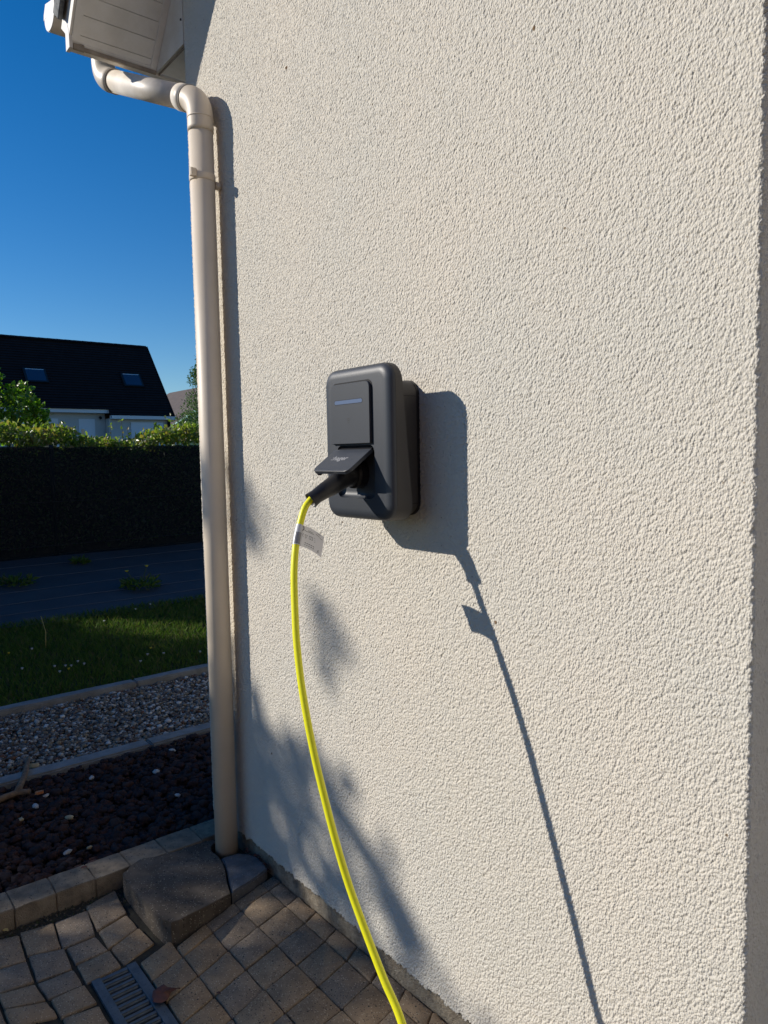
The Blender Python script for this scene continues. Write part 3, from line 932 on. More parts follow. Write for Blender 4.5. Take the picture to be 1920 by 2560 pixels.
# ================================================================== WALL CHARGER
ch = empty('wall_charger', (0.917, -0.065, 1.264), 'anthracite electric car wall charger with its socket flap raised', 'wall charger')
def rrect(x0, x1, z0, z1, rr, seg=8):
    pts = []
    for cx, cz, a0 in ((x1 - rr, z1 - rr, 0), (x0 + rr, z1 - rr, 90), (x0 + rr, z0 + rr, 180), (x1 - rr, z0 + rr, 270)):
        for k in range(seg + 1):
            a_ = R(a0 + 90 * k / seg)
            pts.append((cx + rr * math.cos(a_), cz + rr * math.sin(a_)))
    return pts
def loft(rings, cap0=True, cap1=True):
    V, F = [], []
    n = len(rings[0])
    for rg in rings:
        V += rg
    for i in range(len(rings) - 1):
        for k in range(n):
            k2 = (k + 1) % n
            F.append((i * n + k, i * n + k2, (i + 1) * n + k2, (i + 1) * n + k))
    if cap0: F.append(tuple(range(n))[::-1])
    if cap1: F.append(tuple(range((len(rings) - 1) * n, len(rings) * n)))
    return pyd(V, F)
def rr_ring(b, ins, y, rr, seg=8):
    f_ = y if callable(y) else (lambda z: y)
    return [(x, f_(z), z) for x, z in rrect(b[0] + ins, b[1] - ins, b[2] + ins, b[3] - ins, max(rr - ins, 0.004), seg)]
CB = (0.781, 1.043, 1.264, 1.626)
rear = lambda z: -0.094 + (1.626 - z) * 0.088
rings = [rr_ring(CB, 0.004, lambda z: rear(z), 0.040), rr_ring(CB, 0.0, lambda z: rear(z) - 0.0015, 0.040), rr_ring(CB, 0.0, -0.1135, 0.040)]
for k in range(1, 8):
    t = k / 7 * math.pi / 2
    rings.append(rr_ring(CB, 0.024 * (1 - math.cos(t)), -0.1135 - 0.0165 * math.sin(t), 0.040))
cover_me = loft(rings)
# hollow for the socket, cut from the cover
cav = (0.836, 0.985, 1.314, 1.4405)
crs = [rr_ring(cav, 0, -0.16, 0.018, 6), rr_ring(cav, 0, -0.1285, 0.018, 6)]
for k in range(1, 6):
    t = k / 5 * math.pi / 2
    crs.append(rr_ring(cav, 0.016 * (1 - math.cos(t)), -0.1285 + 0.014 * math.sin(t), 0.018, 6))
cut_me = loft(crs)
def fix(me):
    b_ = bmesh.new()
    b_.from_mesh(me)
    bmesh.ops.recalc_face_normals(b_, faces=b_.faces)
    b_.to_mesh(me)
    b_.free()
fix(cover_me)
fix(cut_me)
cover = link('front_cover', cover_me, M['cover'], ch)
cutter = bpy.data.objects.new('cutter', cut_me)
COL.objects.link(cutter)
md = cover.modifiers.new('cut', 'BOOLEAN')
md.operation = 'DIFFERENCE'
md.object = cutter
md.solver = 'EXACT'
bpy.context.view_layer.update()
dg = bpy.context.evaluated_depsgraph_get()
nm = bpy.data.meshes.new_from_object(cover.evaluated_get(dg))
cover.modifiers.clear()
cover.data = nm
bpy.data.objects.remove(cutter)
auto_smooth(cover, 28)
# side band of the cover: warm bounced light put into its grey
RB = (0.833, 0.996, 1.270, 1.594)
h_ = link('rear_housing', loft([rr_ring(RB, 0, -0.0005, 0.036), rr_ring(RB, 0, -0.06, 0.036), rr_ring(RB, 0.002, -0.10, 0.036)]), M['housing'], ch)
fix(h_.data)
auto_smooth(h_, 30)
BP = (0.834, 0.9968, 1.268, 1.595)
h_ = link('back_plate', loft([rr_ring(BP, 0, 0.001, 0.036), rr_ring(BP, 0, -0.008, 0.036)]), M['black'], ch)
fix(h_.data)
for z in (1.554, 1.298):
    h_ = link('housing_seam', pyd([(0.9962, -0.095, z), (0.9962, -0.009, z), (0.9962, -0.009, z + 0.0012), (0.9962, -0.095, z + 0.0012)], [(0, 1, 2, 3)]), M['seam'], ch)
side = [p for p in rr_ring(CB, -0.0006, lambda z: rear(z) - 0.002, 0.040)]
side2 = [p for p in rr_ring(CB, -0.0006, -0.1125, 0.040)]
hb = link('side_band', loft([side, side2], False, False), M['housing'], ch, smooth=True)
fix(hb.data)
# raised upper panel
PB = (0.824, 0.9775, 1.4445, 1.5875)
def ring_poly(b, y, rr, rsmall=0.001, ins=0.0):
    x0, x1, z0, z1 = b[0] + ins, b[1] - ins, b[2] + ins, b[3] - ins
    pts = []
    for cx, cz, a0, r_ in ((x1 - rr, z1 - rr, 0, rr), (x0 + rr, z1 - rr, 90, rr), (x0 + rsmall, z0 + rsmall, 180, rsmall), (x1 - rsmall, z0 + rsmall, 270, rsmall)):
        for k in range(7):
            a_ = R(a0 + 90 * k / 6)
            pts.append((cx + r_ * math.cos(a_), y, cz + r_ * math.sin(a_)))
    return pts
pn = link('upper_panel', loft([ring_poly(PB, -0.126, 0.014), ring_poly(PB, -0.1362, 0.014), ring_poly(PB, -0.1372, 0.014, ins=0.0008)]), M['cover'], ch)
fix(pn.data)
auto_smooth(pn, 25)
g0 = (0.8205, 0.981, 1.4445, 1.5915)
gr_ = link('panel_gap', loft([ring_poly(g0, -0.1306, 0.017), ring_poly(g0, -0.1309, 0.017)]), M['seam'], ch)
fix(gr_.data)
lbm = [(x, z) for x, z in rrect(0.841, 0.951, 1.5395, 1.5485, 0.0044, 5)]
h_ = link('light_bar', loft([[(x, -0.1340, z) for x, z in lbm], [(x, -0.13755, z) for x, z in lbm]]), M['light_bar'], ch)
fix(h_.data)
lbm = [(x, z) for x, z in rrect(0.8398, 0.9522, 1.5383, 1.5497, 0.0056, 5)]
h_ = link('light_bar_groove', loft([[(x, -0.1340, z) for x, z in lbm], [(x, -0.13738, z) for x, z in lbm]]), M['seam'], ch)
fix(h_.data)
V, F = [], []
def arc_mark(cx, cz, rr, w, a0, a1):
    i0 = len(V)
    n = 6
    for k in range(n + 1):
        a_ = R(a0 + (a1 - a0) * k / n)
        V.append((cx + rr * math.cos(a_), -0.13765, cz + rr * math.sin(a_)))
        V.append((cx + (rr + w) * math.cos(a_), -0.13765, cz + (rr + w) * math.sin(a_)))
    for k in range(n):
        F.append((i0 + 2 * k, i0 + 2 * k + 1, i0 + 2 * k + 3, i0 + 2 * k + 2))
for rr in (0.0, 0.0042, 0.0085, 0.0128):
    arc_mark(0.8965, 1.4905, rr, 0.0015, 62, 118)
link('contactless_mark', pyd(V, F), M['ink'], ch)
# flap, hinged under the panel and lifted
HY, HZ = -0.130, 1.4315
fdir = Vector((0, -0.066, -0.047)).normalized()
fn = Vector((0, -fdir.z * -1, 0)).normalized()
fn = Vector((0, fdir.z, -fdir.y)).normalized()      # upward facing normal
if fn.z < 0: fn = -fn
def fp(x, s, n):
    p = Vector((x, HY, HZ)) + fdir * s + fn * n
    return (p.x, p.y, p.z)
def flap_ring(ins, n, rr=0.016):
    x0, x1, s0, s1 = 0.8275 + ins, 0.9735 - ins, 0.0 + ins, 0.087 - ins
    pts = []
    for cx, cs, a0, r_ in ((x1 - rr, s1 - rr, 0, rr), (x0 + rr, s1 - rr, 90, rr), (x0 + .001, s0 + .001, 180, .001), (x1 - .001, s0 + .001, 270, .001)):
        for k in range(7):
            a_ = R(a0 + 90 * k / 6)
            pts.append(fp(cx + r_ * math.cos(a_), cs + r_ * math.sin(a_), n))
    return pts
fl = link('flap', loft([flap_ring(0.0, -0.0085), flap_ring(0.0, -0.0007), flap_ring(0.0008, 0.0)]), M['cover'], ch)
fix(fl.data)
auto_smooth(fl, 25)
def fbox(name, x0, x1, s0, s1, n0, n1, mt, par):
    V = [fp(x, s, n_) for x in (x0, x1) for s in (s0, s1) for n_ in (n0, n1)]
    me = pyd(V, [(0, 1, 3, 2), (4, 6, 7, 5), (0, 4, 5, 1), (2, 3, 7, 6), (0, 2, 6, 4), (1, 5, 7, 3)])
    fix(me)
    return link(name, me, mt, par)
fbox('flap_latch', 0.832, 0.846, 0.070, 0.081, -0.018, -0.0086, M['black'], fl)
fbox('flap_latch', 0.915, 0.940, 0.040, 0.078, -0.019, -0.0086, M['black'], fl)
fbox('hinge', 0.840, 0.970, -0.006, 0.006, -0.010, -0.001, M['black'], ch)
def text_obj(body, size, mt, parent, to_world, name, shear=0.0):
    cu = bpy.data.curves.new('t', 'FONT')
    cu.body = body
    cu.size = size
    cu.align_x = 'CENTER'
    cu.align_y = 'CENTER'
    cu.resolution_u = 2
    cu.offset = 0.0005
    t_ = bpy.data.objects.new('t', cu)
    COL.objects.link(t_)
    bpy.context.view_layer.update()
    me = bpy.data.meshes.new_from_object(t_.evaluated_get(bpy.context.evaluated_depsgraph_get()))
    bpy.data.objects.remove(t_)
    for v in me.vertices:
        v.co = Vector(to_world(v.co.x, v.co.y))
    return link(name, me, mt, parent)
text_obj(':hager', 0.0225, M['print_grey'], fl, lambda a_, b_: fp(0.891 + a_ * 1.12, 0.038 - b_, 0.0005), 'brand_lettering')
# socket
sk = [(x, z) for x, z in rrect(0.872, 0.944, 1.338, 1.408, 0.0349, 8)]
h_ = link('socket', loft([[(x, -0.112, z) for x, z in sk], [(x, -0.134, z) for x, z in sk]]), M['black'], ch)
fix(h_.data)
auto_smooth(h_, 30)

# ================================================================== CHARGING CABLE
cb = empty('charging_cable', (0.93, -0.28, 1.3), 'bright yellow charging cable plugged into the wall charger by a black handle', 'cable')
P = catmull([(0.908, -0.118, 1.3715), (0.908, -0.150, 1.3715), (0.914, -0.178, 1.3605), (0.922, -0.204, 1.3485), (0.925, -0.230, 1.3375), (0.923, -0.250, 1.3265), (0.9195, -0.266, 1.3155)], 6)
n = len(P)
rad = []
for i in range(n):
    t = i / (n - 1)
    prof_ = [(0, .030), (.16, .030), (.26, .0265), (.40, .0230), (.56, .0208), (.74, .0182), (.86, .0168), (.94, .0178), (1.0, .0188)]
    for (a_, ra), (b_, rb_) in zip(prof_[:-1], prof_[1:]):
        if a_ <= t <= b_:
            rad.append(ra + (rb_ - ra) * (t - a_) / (b_ - a_))
            break
pe = tube_mesh(P, rad, 32, cap=False)
# turned-in lip so the mouth is hollow
fr = frames(P)
Vv = [tuple(v.co) for v in pe.vertices]
Ff = [tuple(p_.vertices) for p_ in pe.polygons]
t_end = (P[-1] - P[-2]).normalized()
base_i = (n - 1) * 32
prev = base_i
for (rr_, back) in ((.0172, 0.0002), (.0150, 0.004), (.0130, 0.016), (.0005, 0.018)):
    i0 = len(Vv)
    p_, nn, bb = fr[-1]
    for k in range(32):
        a_ = 2 * math.pi * k / 32
        Vv.append(tuple(p_ - t_end * back + nn * math.cos(a_) * rr_ + bb * math.sin(a_) * rr_))
    for k in range(32):
        k2 = (k + 1) % 32
        Ff.append((prev + k, prev + k2, i0 + k2, i0 + k))
    prev = i0
hd = link('plug_handle', pyd(Vv, Ff), M['black'], cb, smooth=True)
fix(hd.data)
auto_smooth(hd, 50)
tube('plug_collar', [(0.908, -0.128, 1.3715), (0.908, -0.1385, 1.3715)], [0.0345, 0.0335], M['black'], cb, 36)
for (px, py, pz) in ((0.9375, -0.2300, 1.3350),):
    bm = bmesh.new()
    bmesh.ops.create_uvsphere(bm, u_segments=12, v_segments=8, radius=0.0042, matrix=Matrix.Translation((px, py, pz)))
    link('screw_recess', bm_mesh(bm), M['seam'], cb, smooth=True)
CP = [(0.919, -0.256, 1.326), (0.9165, -0.268, 1.3135), (0.916, -0.280, 1.299), (0.9205, -0.294, 1.272), (0.931, -0.313, 1.231), (0.943, -0.327, 1.189), (0.956, -0.338, 1.147), (0.974, -0.349, 1.089), (0.993, -0.359, 1.024),
      (1.017, -0.366, 0.944), (1.043, -0.369, 0.865), (1.070, -0.369, 0.787), (1.099, -0.367, 0.711), (1.127, -0.363, 0.636), (1.160, -0.356, 0.554), (1.203, -0.351, 0.481), (1.258, -0.347, 0.403),
      (1.309, -0.345, 0.342), (1.40, -0.36, 0.22), (1.52, -0.42, 0.09), (1.68, -0.56, 0.012), (1.95, -0.85, 0.009), (2.5, -1.4, 0.009), (3.3, -1.8, 0.009), (4.5, -1.9, 0.009)]
CC = catmull(CP, 8)
tube('cable_sheath', CC, 0.0078, M['yellow'], cb, 20)
# label flag wrapped round the cable
CCn = [p for p in CC if 1.219 < p.z < 1.263]
fr = frames(CCn)
V, F = [], []
seg = 20
for (p_, nn, bb) in fr:
    for k in range(seg):
        a_ = 2 * math.pi * k / seg
        V.append(p_ + nn * math.cos(a_) * 0.0084 + bb * math.sin(a_) * 0.0084)
for i in range(len(fr) - 1):
    for k in range(seg):
        k2 = (k + 1) % seg
        F.append((i * seg + k, i * seg + k2, (i + 1) * seg + k2, (i + 1) * seg + k))
sleeve = link('label_wrap', pyd(V, F), M['tag'], cb, smooth=True)
# flag: bilinear patch with a curl
A = Vector((0.9245, -0.2950, 1.2640))     # top at cable
B = Vector((0.9375, -0.3120, 1.2200))     # bottom at cable
Cc = Vector((0.9130, -0.2280, 1.2270))    # top outer
Dd = Vector((0.9255, -0.2480, 1.1815))    # bottom outer
nrm = (Cc - A).cross(B - A).normalized()
def flag(a_, b_, off=0.0):
    p = A.lerp(Cc, a_).lerp(B.lerp(Dd, a_), b_)
    p = p + Vector((0, 0, 0.006 * math.sin(a_ * math.pi * 0.9))) + nrm * (0.003 * math.sin(a_ * 3.6 + b_) + off)
    return p
V, F = [], []
na, nb_ = 14, 6
for i in range(na + 1):
    for j in range(nb_ + 1):
        V.append(flag(i / na, j / nb_))
for i in range(na):
    for j in range(nb_):
        q_ = i * (nb_ + 1) + j
        F.append((q_, q_ + nb_ + 1, q_ + nb_ + 2, q_ + 1))
fg = link('label_flag', pyd(V, F), M['tag'], cb, smooth=True)
camv = Vector((2.311, -1.175, 1.417))
sgn = 1 if nrm.dot(camv - A) > 0 else -1
V, F = [], []
def mark(a0, b0, a1, b1):
    i0 = len(V)
    for (a_, b_) in ((a0, b0), (a1, b0), (a1, b1), (a0, b1)):
        V.append(flag(a_, b_, sgn * 0.0004))
    F.append((i0, i0 + 1, i0 + 2, i0 + 3))
def seg_mark(p, q, w=0.012):
    dx, dy = q[0] - p[0], q[1] - p[1]
    l_ = math.hypot(dx, dy)
    nx_, ny_ = -dy / l_ * w / 2, dx / l_ * w / 2 * 1.5
    i0 = len(V)
    for (a_, b_) in ((p[0] + nx_, p[1] + ny_), (q[0] + nx_, q[1] + ny_), (q[0] - nx_, q[1] - ny_), (p[0] - nx_, p[1] - ny_)):
        V.append(flag(a_, b_, sgn * 0.0004))
    F.append((i0, i0 + 1, i0 + 2, i0 + 3))
for k in range(14):                                # ring mark near the cable
    a0, a1 = 2 * math.pi * k / 14, 2 * math.pi * (k + 1) / 14
    seg_mark((0.08 + 0.075 * math.cos(a0), 0.15 + 0.10 * math.sin(a0)), (0.08 + 0.075 * math.cos(a1), 0.15 + 0.10 * math.sin(a1)), 0.03)
seg_mark((0.18, 0.20), (0.34, 0.24), 0.014); seg_mark((0.36, 0.16), (0.58, 0.17)); seg_mark((0.36, 0.215), (0.62, 0.22))
for q in (((0.24, 0.40), (0.36, 0.40)), ((0.24, 0.40), (0.30, 0.56)), ((0.36, 0.40), (0.30, 0.56)), ((0.18, 0.36), (0.14, 0.46)), ((0.14, 0.46), (0.20, 0.54)),
          ((0.44, 0.38), (0.58, 0.38)), ((0.44, 0.38), (0.44, 0.52)), ((0.44, 0.52), (0.58, 0.52)), ((0.58, 0.38), (0.58, 0.52)), ((0.51, 0.40), (0.51, 0.50)),
          ((0.64, 0.36), (0.68, 0.38)), ((0.66, 0.46), (0.69, 0.47)), ((0.66, 0.54), (0.69, 0.55)), ((0.68, 0.14), (0.83, 0.17)), ((0.74, 0.05), (0.86, 0.07)), ((0.84, 0.20), (0.94, 0.21)),
          ((0.84, 0.78), (0.80, 0.95)), ((0.84, 0.78), (0.86, 0.90))):
    seg_mark(*q, 0.011)
for rr in (0.76, 0.85):
    for k in range(5):
        mark(0.28 + 0.085 * k, rr, 0.28 + 0.085 * k + random.uniform(.04, .065), rr + 0.03)
link('label_print', pyd(V, F), M['ink_grey'], fg)
V, F = [], []
for k in range(14):                                # bar lines printed on the wrap
    i = int(len(fr) * (0.42 + 0.04 * k) * 0.98)
    if i >= len(fr): break
    p_, nn, bb = fr[i]
    for a0 in np.linspace(0, 2 * math.pi, 12)[:-1]:
        pass
tt = (CCn[-1] - CCn[0]).normalized()
for k in range(11):
    s_ = 0.42 + 0.052 * k
    p_ = CCn[0].lerp(CCn[-1], s_)
    idx = min(int(s_ * (len(CCn) - 1)), len(CCn) - 2)
    fpos = s_ * (len(CCn) - 1) - idx
    p_ = CCn[idx].lerp(CCn[idx + 1], fpos)
    vdir = (camv - p_)
    vdir = (vdir - tt * vdir.dot(tt)).normalized()
    sd = tt.cross(vdir)
    i0 = len(V)
    m_ = 6
    for q in range(m_ + 1):
        a_ = R(-70 + 110 * q / m_)
        rdir = vdir * math.cos(a_) + sd * math.sin(a_)
        V += [p_ + rdir * 0.0087 + tt * 0.0006, p_ + rdir * 0.0087 - tt * 0.0006]
    for q in range(m_):
        F.append((i0 + 2 * q, i0 + 2 * q + 2, i0 + 2 * q + 3, i0 + 2 * q + 1))
link('wrap_print', pyd(V, F), M['ink_grey'], sleeve)

# ================================================================== FOLIAGE TOOLS
def leaf_cloud(P_, size, N_=None, up=0.4, fold=0.28, ratio=0.62):
    """one folded leaf of four triangles at each point; returns numpy mesh data"""
    n = len(P_)
    dirv = rng.normal(size=(n, 3))
    if N_ is not None:
        dirv += N_ * up
    dirv /= np.linalg.norm(dirv, axis=1)[:, None]
    t_ = rng.normal(size=(n, 3))
    s_ = np.cross(dirv, t_)
    s_ /= np.linalg.norm(s_, axis=1)[:, None] + 1e-9
    nn_ = np.cross(dirv, s_)
    L_ = size * rng.uniform(0.65, 1.2, n)
    base_ = P_
    def at(a_, b_, c_):
        return base_ + dirv * (L_ * a_)[:, None] + s_ * (L_ * b_)[:, None] + nn_ * (L_ * c_)[:, None]
    h = ratio / 2
    V = np.stack([at(0, 0, 0), at(0.38, h, fold * h), at(0.42, 0, -0.02), at(0.38, -h, fold * h), at(0.78, h * .62, fold * h * .4), at(0.78, -h * .62, fold * h * .4), at(1.0, 0, -0.08)], 1)
    tri = np.array([[0, 2, 1], [0, 3, 2], [1, 2, 4], [3, 5, 2], [2, 6, 4], [2, 5, 6]])
    F = tri[None] + (np.arange(n) * 7)[:, None, None]
    return V.reshape(-1, 3), F.reshape(-1, 3)
def blob_points(n, c, rad, k, lump=0.35, shell=0.55):
    """points scattered through a crown built from k overlapping clumps"""
    cs = rng.normal(size=(k, 3))
    cs /= np.linalg.norm(cs, axis=1)[:, None]
    cs *= rng.uniform(0.25, 0.85, (k, 1))
    rs = rng.uniform(lump * 0.6, lump * 1.2, k)
    w = rng.integers(0, k, n)
    d_ = rng.normal(size=(n, 3))
    d_ /= np.linalg.norm(d_, axis=1)[:, None]
    rr = (shell + (1 - shell) * rng.random(n)) * rs[w]
    pts = cs[w] + d_ * rr[:, None]
    return pts * np.array(rad) + np.array(c), d_

# ------------------------------------------------------------------ hedge and screen fence
hg = empty('hedge', (-7.1, 2.0, 0.32), 'broad-leaved green hedge showing above the dark netting fence', 'hedge')
Pn, Nn = [], []
n = 24000
y = rng.uniform(-2.5, 5.5, n)
topz = 1.70 + 0.05 * np.sin(y * 2.3) + 0.045 * np.sin(y * 5.1 + 1) + 0.03 * np.sin(y * 11)
topz += 0.10 * np.clip((y - 2.35) / 0.5, 0, 1) * (y < 3.4) + 0.08 * np.clip((1.4 - y) / 0.6, 0, 1)
face = rng.random(n)
z = np.where(face < 0.55, topz - 0.18 * rng.random(n) ** 1.5 + 0.05 * (rng.random(n) < 0.08), rng.uniform(0.4, 1.65, n))
x = np.where(face < 0.55, rng.uniform(-7.35, -6.62, n), -6.66 - 0.16 * rng.random(n))
nz_ = np.where((face < 0.55)[:, None], np.array([[0.3, 0, 0.9]]), np.array([[1.0, 0, 0.3]]))
V, F = leaf_cloud(np.stack([x, y, z], 1), 0.062, nz_, up=0.9)
o = link('leaves', np_mesh(V, F), M['leaf'], hg)
o['kind'] = 'stuff'
for (yy, hh) in ((1.02, .20), (1.24, .12), (1.86, .16), (2.02, .26), (2.10, .14), (2.42, .20), (2.62, .28), (2.74, .34), (2.9, .2), (1.45, .14), (0.9, .14), (0.72, .16)):
    z0 = 1.68
    xs = random.uniform(-6.95, -6.7)
    P = [(xs, yy, z0 - 0.2), (xs + random.uniform(-.03, .03), yy + random.uniform(-.03, .03), z0 + hh)]
    tube('shoot', P, [0.004, 0.002], M['bark'], hg, 5)
    nl = 12
    tt_ = rng.random(nl)
    pts = np.array(P[0])[None] * (1 - tt_)[:, None] + np.array(P[1])[None] * tt_[:, None]
    V, F = leaf_cloud(pts, 0.05, np.tile([[0, 0, 1.0]], (nl, 1)), up=0.6)
    o = link('shoot_leaves', np_mesh(V, F), M['leaf'], hg)
    o['kind'] = 'stuff'
# dark woody core keeps the hedge from being seen through
box('hedge_core', (-7.30, -2.5, 0.3), (-6.88, 5.5, 1.58), M['bark'], hg, 0.02)

fn_ = empty('screen_fence', (-6.55, 2.0, 0.32), 'wire fence covered in dark green shade netting below the hedge', 'fence')
V, F = [], []
nyy, nzz = 160, 14
for j in range(nyy + 1):
    yv = -2.5 + 8 * j / nyy
    for k in range(nzz + 1):
        t = k / nzz
        zb, zt_ = 0.30, 1.575 + 0.010 * math.sin(yv * 3) + 0.006 * math.sin(yv * 9)
        V.append((-6.55 + 0.012 * math.sin(yv * 4 + t * 5) * math.sin(t * 3.1), yv, zb + (zt_ - zb) * t))
for j in range(nyy):
    for k in range(nzz):
        a_ = j * (nzz + 1) + k
        F.append((a_, a_ + nzz + 1, a_ + nzz + 2, a_ + 1))
link('netting', pyd(V, F), M['net'], fn_, smooth=True)
for yv in (-1.4, 1.13, 3.6):
    tube('post', [(-6.58, yv, 0.25), (-6.58, yv, 1.60)], 0.024, M['post'], fn_, 12)
for zv in (0.45, 0.95, 1.56):
    tube('wire', [(-6.537, -2.5, zv), (-6.537, 5.5, zv)], 0.0022, M['post'], fn_, 5)

# ------------------------------------------------------------------ trees
def tree(name, base, top, crown_c, crown_r, n, leafm, size, label, cat='tree', clumps=22, lump=0.4, group=None, trunk=0.06, boughs=7, ratio=0.6, pts=None):
    t_ = empty(name, base, label, cat, group)
    tr_ = tube('trunk', [base, ((base[0] + crown_c[0]) / 2 + 0.03, (base[1] + crown_c[1]) / 2, (base[2] + crown_c[2]) / 2), (crown_c[0], crown_c[1], crown_c[2] + crown_r[2] * 0.6)], [trunk, trunk * .75, trunk * .25], M['bark'], t_, 10)
    for k in range(boughs):
        a_ = random.uniform(0, 6.28)
        z0 = crown_c[2] - crown_r[2] * random.uniform(0.2, 0.7)
        e_ = (crown_c[0] + math.cos(a_) * crown_r[0] * .7, crown_c[1] + math.sin(a_) * crown_r[1] * .7, z0 + crown_r[2] * random.uniform(0.3, 0.9))
        tube('bough', [(crown_c[0], crown_c[1], z0), ((crown_c[0] + e_[0]) / 2, (crown_c[1] + e_[1]) / 2, (z0 + e_[2]) / 2 + 0.02), e_], [trunk * .4, trunk * .25, trunk * .1], M['bark'], t_, 6)
    if pts is None:
        pts, nn_ = blob_points(n, crown_c, crown_r, clumps, lump)
    else:
        pts, nn_ = pts
    V, F = leaf_cloud(pts, size, nn_, up=0.5, ratio=ratio)
    o_ = link('crown', np_mesh(V, F), leafm, t_)
    o_['kind'] = 'stuff'
    return t_
# shrub tree above the hedge at the far left
cl = [(-7.6, 0.70, 2.25, .24, .36), (-7.6, 0.62, 2.55, .12, .16), (-7.5, 1.05, 2.15, .20, .24), (-7.6, 1.25, 1.98, .16, .20), (-7.7, 0.45, 2.15, .30, .34), (-7.6, 0.85, 1.85, .35, .22), (-7.55, 1.32, 1.78, .12, .12), (-7.7, 0.1, 2.2, .35, .4)]
pp, dd_ = [], []
for (a_, b_, c_, r1, r2) in cl:
    a_, b_, c_, r1, r2 = a_ - 1.0, -1.175 + (b_ + 1.175) * 1.10, 1.417 + (c_ - 1.417) * 1.10, r1 * 1.1, r2 * 1.1
    k = int(1500 * r1)
    d1 = rng.normal(size=(k, 3)); d1 /= np.linalg.norm(d1, axis=1)[:, None]
    rr = rng.uniform(0.4, 1.0, k)
    pp.append(np.array([[a_, b_, c_]]) + d1 * rr[:, None] * np.array([[r1, r1, r2]]))
    dd_.append(d1)
pp, dd_ = np.concatenate(pp), np.concatenate(dd_)
tree('shrub', (-8.65, 0.90, 0.32), 2.6, (-8.62, 0.88, 2.05), (0.3, 0.3, 0.4), 0, M['leaf_shrub'], 0.082, 'lush light green leafy shrub rising over the hedge at the left edge', 'shrub', trunk=0.03, pts=(pp, dd_))
# pinkish shoots on it
V, F = leaf_cloud(np.array([[-8.5, 1.24, 2.42], [-8.5, 1.28, 2.45], [-8.5, 1.35, 2.43], [-8.5, 1.06, 2.39], [-8.5, 1.08, 2.43], [-8.48, 1.10, 2.40], [-8.5, 1.31, 2.42]]), 0.07, np.tile([[0, 0, 1.0]], (7, 1)), up=1.2)
sh = [o_ for o_ in bpy.data.objects if o_.name == 'shrub'][0]
link('young_shoots', np_mesh(V, F), M['leaf_pink'], sh)['kind'] = 'stuff'
# narrow tree between the pipe and the far houses
pp, dd_ = [], []
for k in range(44):
    t = random.random()
    zc = 1.9 + 2.35 * t
    wdt = 0.92 * (1 - t) ** 0.8 + 0.10
    a_ = random.uniform(0, 6.28)
    c_ = np.array([-15.0 + math.cos(a_) * wdt * .75, 7.30 + math.sin(a_) * wdt * .75, zc])
    kk = 330
    d1 = rng.normal(size=(kk, 3)); d1 /= np.linalg.norm(d1, axis=1)[:, None]
    s_ = 0.30 * (1 - t) + 0.16
    pp.append(c_ + d1 * (rng.random((kk, 1)) ** .5) * np.array([[s_, s_, s_ * 0.8]]))
    dd_.append(d1)
pp, dd_ = np.concatenate(pp), np.concatenate(dd_)
tree('tree', (-15.0, 7.3, 0.32), 4, (-15.0, 7.3, 2.6), (0.8, 0.8, 1.5), 0, M['leaf_mid'], 0.075, 'feathery mid green tree standing behind the hedge beside the downpipe', 'tree', trunk=0.08, ratio=0.3, pts=(pp, dd_))
# tall garden trees just outside the frame on the left: they shade the garden and dapple the wall
def balls_cloud(balls, y0, dy, dens, size, squeeze=1.0):
    pp, dd_ = [], []
    for (bx, bz, br) in balls:
        k = int((dens(bx, bz) if callable(dens) else dens) * br * br) + 5
        d1 = rng.normal(size=(k, 3)); d1 /= np.linalg.norm(d1, axis=1)[:, None]
        rr = rng.uniform(0.15, 1.0, k) ** 0.6
        pp.append(np.array([[bx, y0 + random.uniform(-dy, dy), bz]]) + d1 * rr[:, None] * br)
        dd_.append(d1)
    return np.concatenate(pp), np.concatenate(dd_)
bl = [(-4.9, 3.42, .33), (-5.3, 3.45, .38), (-4.5, 3.38, .28), (-5.6, 3.6, .35), (-4.74, 4.36, .05), (-4.66, 4.24, .04), (-4.58, 4.20, .04), (-4.46, 4.17, .04), (-6.1, 4.9, .42), (-5.9, 4.3, .45), (-6.05, 5.15, .2), (-5.62, 4.05, .40), (-5.34, 4.30, .26), (-5.12, 4.40, .24), (-5.2, 3.95, .36), (-4.90, 4.12, .24), (-4.78, 3.85, .30), (-4.68, 4.04, .09), (-4.58, 3.72, .26), (-5.42, 5.30, .09), (-5.36, 5.24, .06), (-4.46, 3.92, .08), (-4.38, 3.72, .14), (-4.2, 3.55, .24), (-4.12, 3.80, .07), (-3.95, 3.50, .18), (-6.0, 3.6, .5), (-5.0, 2.7, .5), (-4.4, 2.6, .5), (-5.2, 2.4, .7), (-4.5, 2.2, .6), (-3.9, 2.8, .45), (-3.9, 2.0, .5)]
random.seed(41)
tree('garden_tree', (-4.9, -5.9, 0.0), 0, (-4.9, -5.9, 2.6), (0.5, 0.4, 1.3), 0, M['leaf_dark'], 0.10, 'bushy garden tree off to the left of the drive whose ragged crown dapples the wall', 'tree', trunk=0.07, pts=balls_cloud(bl, -5.9, 0.35, lambda bx, bz: 3200 if bz > 4.16 or bz < 3.8 or bx < -5.5 else 900 if bx < -5.1 else 600, 0.1))
